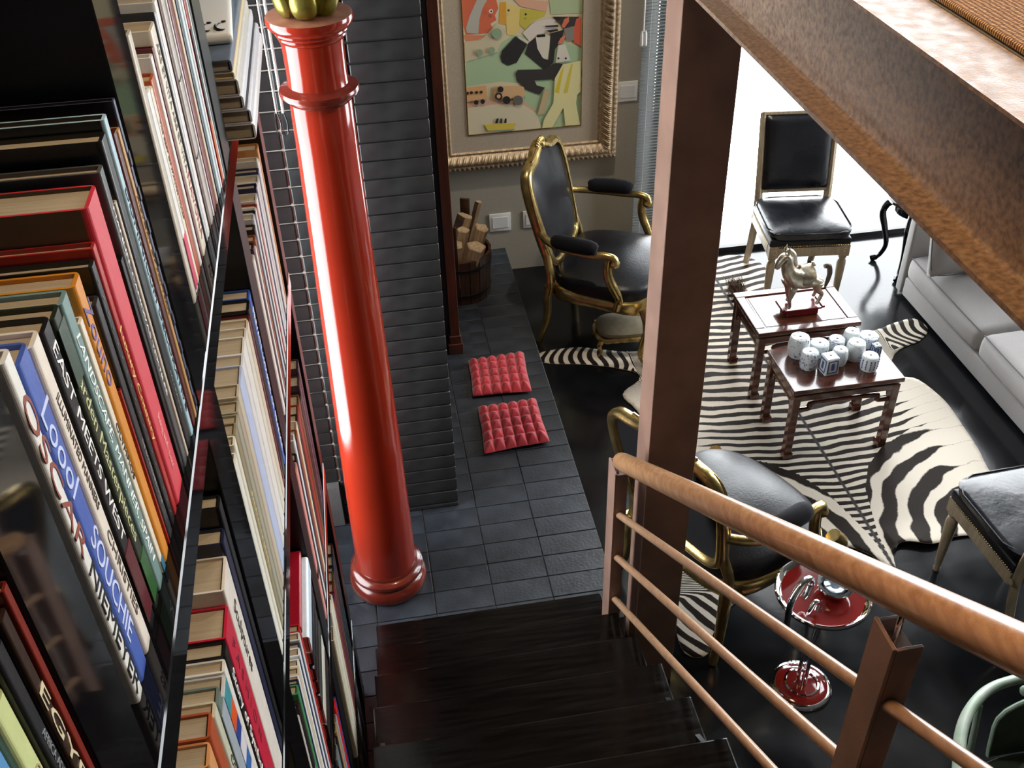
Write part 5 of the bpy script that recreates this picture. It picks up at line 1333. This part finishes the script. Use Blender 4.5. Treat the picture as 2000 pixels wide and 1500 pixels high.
# second shelf: (y0, y1, top) on x = -.222, then colour, description, text
def row(rows, z0, group, where, xm=-.222, X=-.2138):
    used = {}
    for i, r in enumerate(rows):
        y0_, y1_, zt, c, desc = r[:5]; txt = r[5] if len(r) > 5 else None; kw = r[6] if len(r) > 6 else {}
        a, zt2 = remap(y0_, zt, xm, X); b_, _ = remap(y1_, zt, xm, X); LAST[0] = -1
        book(a, b_, zt2, z0, X, c, '%s, %s %s' % (desc, ORD[i], where), group, text=txt, d=random.uniform(.19, .25), **kw)
# colours from far to near
R1A = [(2.165, 2.200, 2.19, (176, 118, 60), 'brown topped book'), (2.140, 2.165, 2.17, (230, 226, 220), 'white book'), (2.118, 2.140, 2.185, (214, 206, 196), 'ivory book'), (2.095, 2.118, 2.17, (36, 44, 84), 'navy book'),
       (2.050, 2.095, 2.165, (206, 206, 200), 'thick pale grey boxed volume'), (2.022, 2.050, 2.17, (232, 226, 232), 'lilac white book'), (1.998, 2.022, 2.18, (24, 30, 66), 'dark navy book'), (1.960, 1.998, 2.17, (226, 220, 216), 'thick white boxed volume'),
       (1.935, 1.960, 2.165, (150, 50, 36), 'red brown book'), (1.912, 1.935, 2.17, (240, 236, 232), 'white rose book'), (1.888, 1.912, 2.175, (30, 32, 44), 'blue black book'), (1.862, 1.888, 2.18, (214, 216, 222), 'silver grey book'), (1.838, 1.862, 2.17, (40, 34, 40), 'blackish book'),
       (1.812, 1.838, 2.16, (150, 84, 52), 'chestnut book'), (1.790, 1.812, 2.15, (236, 230, 226), 'white book with a rolled spine'), (1.762, 1.790, 2.17, (60, 34, 40), 'dark plum book'), (1.730, 1.762, 2.16, (232, 222, 214), 'pale rose book')]
row(R1A, SH[2], 'books on the second shelf', 'from the far end of the second shelf')
R1B = [(1.572, 1.606, 2.18, (52, 84, 170), 'blue book with white capitals', [('PRIVATE HOUSES OF FRANCE', W_, .72, .5, .0003, .84)]), (1.536, 1.572, 2.178, (20, 20, 24), 'black boxed volume'), (1.511, 1.536, 2.17, (96, 24, 34), 'wine red book', [('. . . . . . . . . . . . . . . .', (200, 180, 170), .4, .5, .0003, .8)]), (1.474, 1.511, 2.178, (216, 204, 182), 'beige book'),
       (1.434, 1.474, 2.186, (226, 218, 202), 'ivory book'), (1.383, 1.434, 2.195, (236, 232, 226), 'white book'), (1.345, 1.383, 2.196, (228, 226, 226), 'cool white book'), (1.286, 1.345, 2.202, (190, 204, 236), 'thick pale periwinkle book'), (1.251, 1.286, 2.210, (204, 192, 170), 'sand book'),
       (1.221, 1.251, 2.205, (178, 170, 150), 'taupe book'), (1.191, 1.221, 2.203, (168, 166, 146), 'khaki book'), (1.161, 1.191, 2.212, (150, 142, 112), 'olive book with gilt letters', [('PALACES OF VENICE', (226, 206, 150), .45, .5, .0003, .4)]), (1.138, 1.161, 2.212, (238, 230, 212), 'ivory book'), (1.106, 1.138, 2.20, (242, 236, 222), 'thick ivory book')]
row(R1B, SH[2], 'books on the second shelf', 'below the upper middle bay')
R1C = [(.955, .980, 2.268, (20, 20, 24), 'tall black book'), (.926, .955, 2.235, (28, 34, 62), 'navy boxed volume'), (.868, .926, 2.215, (232, 224, 214), 'white slipcase with black script', [('Sculptures', K_, .42, .72, .0003, .3)], {'rounded': False}), (.817, .868, 2.190, (198, 36, 64), 'thick crimson book', [('F A S H I O N', (120, 30, 50), .35, .66, .0003, .5)], {'rounded': False}),
       (.792, .817, 2.188, (22, 22, 24), 'black book with white script', [('Story of Symbols', W_, .72, .62, .0003, .55)]), (.772, .792, 2.186, (238, 230, 222), 'white book'),
       (.741, .772, 2.183, (214, 210, 210), 'abstract many-coloured book', None, {'rounded': False, 'bands': [(.90, .99, (70, 150, 160)), (.82, .90, (226, 90, 40)), (.75, .82, (40, 70, 150)), (.66, .75, (224, 222, 226)), (.58, .66, (60, 110, 180)), (.50, .58, (232, 228, 232)), (.43, .50, (36, 56, 140)), (.36, .43, (206, 40, 36)), (.30, .36, (236, 190, 60)), (.22, .30, (50, 100, 160)), (.12, .22, (222, 100, 40)), (.02, .12, (200, 44, 40))]}),
       (.713, .741, 2.205, (112, 128, 124), 'grey green photographic book', None, {'bands': [(.6, .95, (170, 180, 190)), (.3, .55, (60, 70, 90)), (.05, .25, (30, 34, 40))]}), (.690, .713, 2.216, (208, 208, 184), 'pale sage book', [('CONTEMPORARY ROOMS', (60, 60, 60), .5, .5, .0003, .6)]), (.657, .690, 2.230, (178, 86, 54), 'terracotta book', [('MEDITERRANEAN', (60, 30, 25), .55, .5, .0003, .5)]),
       (.626, .657, 2.226, (224, 160, 104), 'peach orange book', [('the colour of light', (180, 90, 60), .5, .4, .0003, .4)]), (.590, .626, 2.20, (120, 170, 204), 'sky blue book with yellow endpapers', [('ORIENTAL', (40, 60, 90), .5, .5)], {'bands': [(.93, .995, (232, 200, 30))]}), (.552, .590, 2.19, (40, 44, 60), 'dark spotted book')]
row(R1C, SH[2], 'books on the second shelf', 'from the divider, near bay, second shelf')
R2A = [(2.155, 2.200, 1.60, (60, 44, 58), 'dark plum book'), (2.110, 2.155, 1.58, (74, 52, 66), 'plum book with white stitches', [('- - - - - - - - - - - - - -', (230, 220, 220), .4, .5, .0003, .9)]), (2.062, 2.110, 1.56, (26, 24, 28), 'black book'), (2.010, 2.062, 1.59, (120, 70, 44), 'tan book'), (1.955, 2.010, 1.60, (160, 52, 36), 'rust red book'), (1.920, 1.955, 1.615, (44, 30, 30), 'dark brown book'),
       (1.886, 1.920, 1.622, (232, 214, 190), 'ivory book'), (1.850, 1.886, 1.625, (150, 84, 52), 'chestnut book'), (1.822, 1.850, 1.63, (30, 36, 60), 'navy book'), (1.795, 1.822, 1.665, (238, 236, 234), 'white book'), (1.768, 1.795, 1.63, (24, 26, 28), 'black book'), (1.730, 1.768, 1.627, (222, 150, 142), 'salmon pink book with a black band', None, {'bands': [(.30, .34, (20, 20, 22))]})]
row(R2A, SH[3], 'books on the third shelf', 'from the far end of the third shelf')
R2B = [(1.312, 1.332, 1.60, (176, 40, 40), 'red book'), (1.292, 1.312, 1.60, (214, 214, 210), 'pale grey book'), (1.276, 1.292, 1.595, (60, 66, 96), 'blue grey book'), (1.256, 1.276, 1.60, (238, 238, 236), 'white book'), (1.242, 1.256, 1.59, (36, 50, 90), 'navy book'), (1.224, 1.242, 1.61, (240, 236, 226), 'ivory book'), (1.206, 1.224, 1.61, (214, 198, 170), 'sand book'), (1.190, 1.206, 1.61, (236, 236, 236), 'white book'),
       (1.178, 1.190, 1.62, (30, 40, 70), 'dark blue book'), (1.156, 1.178, 1.62, (72, 140, 92), 'green book'), (1.138, 1.156, 1.60, (52, 40, 34), 'brown book with small print', [('THE ENGLISH ROOM', (190, 170, 150), .5, .4, .0003, .4)]), (1.122, 1.138, 1.62, (24, 24, 26), 'black book'), (1.106, 1.122, 1.61, (196, 196, 196), 'silver grey book'), (1.084, 1.106, 1.60, (232, 170, 50), 'yellow orange book')]
row(R2B, SH[3], 'books on the third shelf', 'after the lying stack, third shelf')
R2C = [(.950, .982, 1.62, (110, 40, 40), 'maroon book'), (.918, .950, 1.60, (40, 40, 42), 'black book'), (.890, .918, 1.61, (150, 140, 120), 'khaki book'), (.86, .89, 1.60, (60, 60, 70), 'slate book')]
row(R2C, SH[3], 'books on the third shelf', 'in the near bay of the third shelf')
R3A = [(2.160, 2.205, .92, (28, 32, 34), 'black book'), (2.120, 2.160, .915, (30, 56, 66), 'petrol book'), (2.085, 2.120, .91, (34, 40, 56), 'blue black book'), (2.045, 2.085, .93, (90, 66, 40), 'brown book'), (2.010, 2.045, .925, (120, 40, 44), 'maroon book'), (1.975, 2.010, .92, (96, 50, 80), 'purple book'), (1.945, 1.975, .93, (150, 84, 50), 'copper book'), (1.90, 1.945, .99, (232, 224, 200), 'ivory magazine'), (1.85, 1.90, 1.02, (238, 232, 214), 'thick ivory magazine'), (1.80, 1.85, .97, (216, 206, 180), 'cream volume')]
row(R3A, SH[4], 'books on the fourth shelf', 'from the far end of the fourth shelf')
R3B = [(1.590, 1.612, 1.0, (70, 60, 130), 'violet book'), (1.560, 1.590, 1.01, (196, 30, 34), 'bright red book'), (1.530, 1.560, .99, (150, 150, 152), 'grey book'), (1.500, 1.530, 1.0, (170, 140, 100), 'tan book'), (1.470, 1.500, .99, (30, 30, 32), 'black book'), (1.425, 1.470, 1.0, (120, 124, 126), 'steel grey book'), (1.390, 1.425, .98, (24, 26, 30), 'black glossy book'), (1.340, 1.390, .99, (34, 36, 40), 'charcoal book'), (1.290, 1.340, 1.0, (232, 232, 230), 'white book'), (1.25, 1.29, .99, (60, 62, 66), 'slate book'), (1.200, 1.250, 1.0, (190, 194, 198), 'silver book'), (1.15, 1.20, .99, (214, 212, 206), 'pale book')]
row(R3B, SH[4], 'books on the fourth shelf', 'in the middle bay of the fourth shelf')
R4 = [(2.10, 2.15, .36, (90, 92, 96), 'grey book'), (2.05, 2.10, .34, (30, 30, 34), 'black book'), (2.0, 2.05, .35, (170, 172, 176), 'silver book'), (1.95, 2.0, .34, (60, 60, 64), 'charcoal book'), (1.90, 1.95, .35, (40, 42, 46), 'blackish book'), (1.85, 1.90, .35, (120, 122, 126), 'steel book')]
row(R4, SH[5], 'books on the lowest shelf', 'from the far end of the lowest shelf')

# books lying flat
def flat_book(x1, y0, y1, z0, th, d, c, label, group, board=None):
    """lies on its side, spine towards +X, its head towards the camera"""
    me, pm = book_parts(th, y1 - y0, d, c, .3, True, board)
    o = link('book', me, None, (x1, y0, z0 + th / 2)); o.rotation_euler = (-PI / 2, 0, 0); tag(o, label, 'book', group)
    link('pages', pm, o); return o
zz = SH[1] + .0006  # glare is painted into the pale spines of the three lowest books
for th, x1, y1, d, c, lab in [(.0275, -.168, 2.115, .22, (226, 226, 228), 'dark book with white glare painted on its spine, bottom of the upper lying stack'), (.0235, -.170, 2.10, .21, (206, 208, 216), 'dark book with silvery glare painted on its spine, second in the upper lying stack'),
                              (.0235, -.178, 2.11, .21, (216, 218, 224), 'ink blue book with pale glare painted on its spine, in the upper lying stack'), (.0275, -.181, 2.08, .20, (206, 204, 196), 'thick pale grey book, fourth from the bottom of the upper lying stack'),
                              (.0105, -.185, 2.07, .20, (226, 206, 160), 'thin straw coloured book in the upper lying stack'), (.0195, -.186, 2.05, .20, (96, 110, 128), 'slate blue book on top of the upper lying stack')]:
    flat_book(x1, 1.662, y1, zz, th, d, c, lab, 'books lying on the upper shelf', {.0275: (30, 30, 38), .0235: (36, 34, 44)}.get(th) if zz < 2.51 else None); zz += th + .0006
AL = thing('display_box', 'flat white box with a rounded rim and black emblem on the lying stack', 'box', (-.238, 1.885, zz), .06)
MB().box((-.10, -.155, 0), (.045, .16, .017), .008, 3).done('lid', M_whiteplastic, AL, True)
b = MB()
for dx in (.004, .028):
    b.tube([(dx + .010 * math.cos(a) , -.118 + .018 * math.sin(a), .0185) for a in [PI * (.55 + 1.15 * k / 10) for k in range(11)]], [.0006 + .0022 * math.sin(PI * k / 10) for k in range(11)], 6)
    b.ball((dx + .004, -.092, .018), .005, 1, sc=(1, 1, .3))
b.done('emblem', M_blackmatt, AL, True)
zz = SH[3] + .0006
for th, x1, y0_, y1_, d, c, lab in [(.060, -.214, 1.335, 1.54, .22, (44, 40, 38), 'thick dark book at the bottom of the lying stack on the third shelf'), (.055, -.214, 1.335, 1.53, .22, (206, 200, 186), 'ivory book, second from the bottom of the lower lying stack'),
                              (.050, -.2135, 1.330, 1.53, .21, (60, 66, 62), 'grey green book in the lower lying stack'), (.045, -.213, 1.332, 1.52, .21, (40, 30, 26), 'brown black book in the lower lying stack'), (.042, -.2125, 1.330, 1.53, .20, (24, 24, 28), 'black book with white pages in the lower lying stack'),
                              (.045, -.212, 1.335, 1.53, .20, (30, 32, 40), 'blue black book with white pages in the lower lying stack'), (.050, -.210, 1.33, 1.54, .20, (206, 222, 236), 'thick pale blue book near the top of the lower lying stack'), (.020, -.222, 1.34, 1.54, .19, (150, 16, 36), 'glossy crimson book on top of the lower lying stack')]:
    flat_book(x1, y0_, y1_, zz, th, d, c, lab, 'books lying on the third shelf'); zz += th + .0006
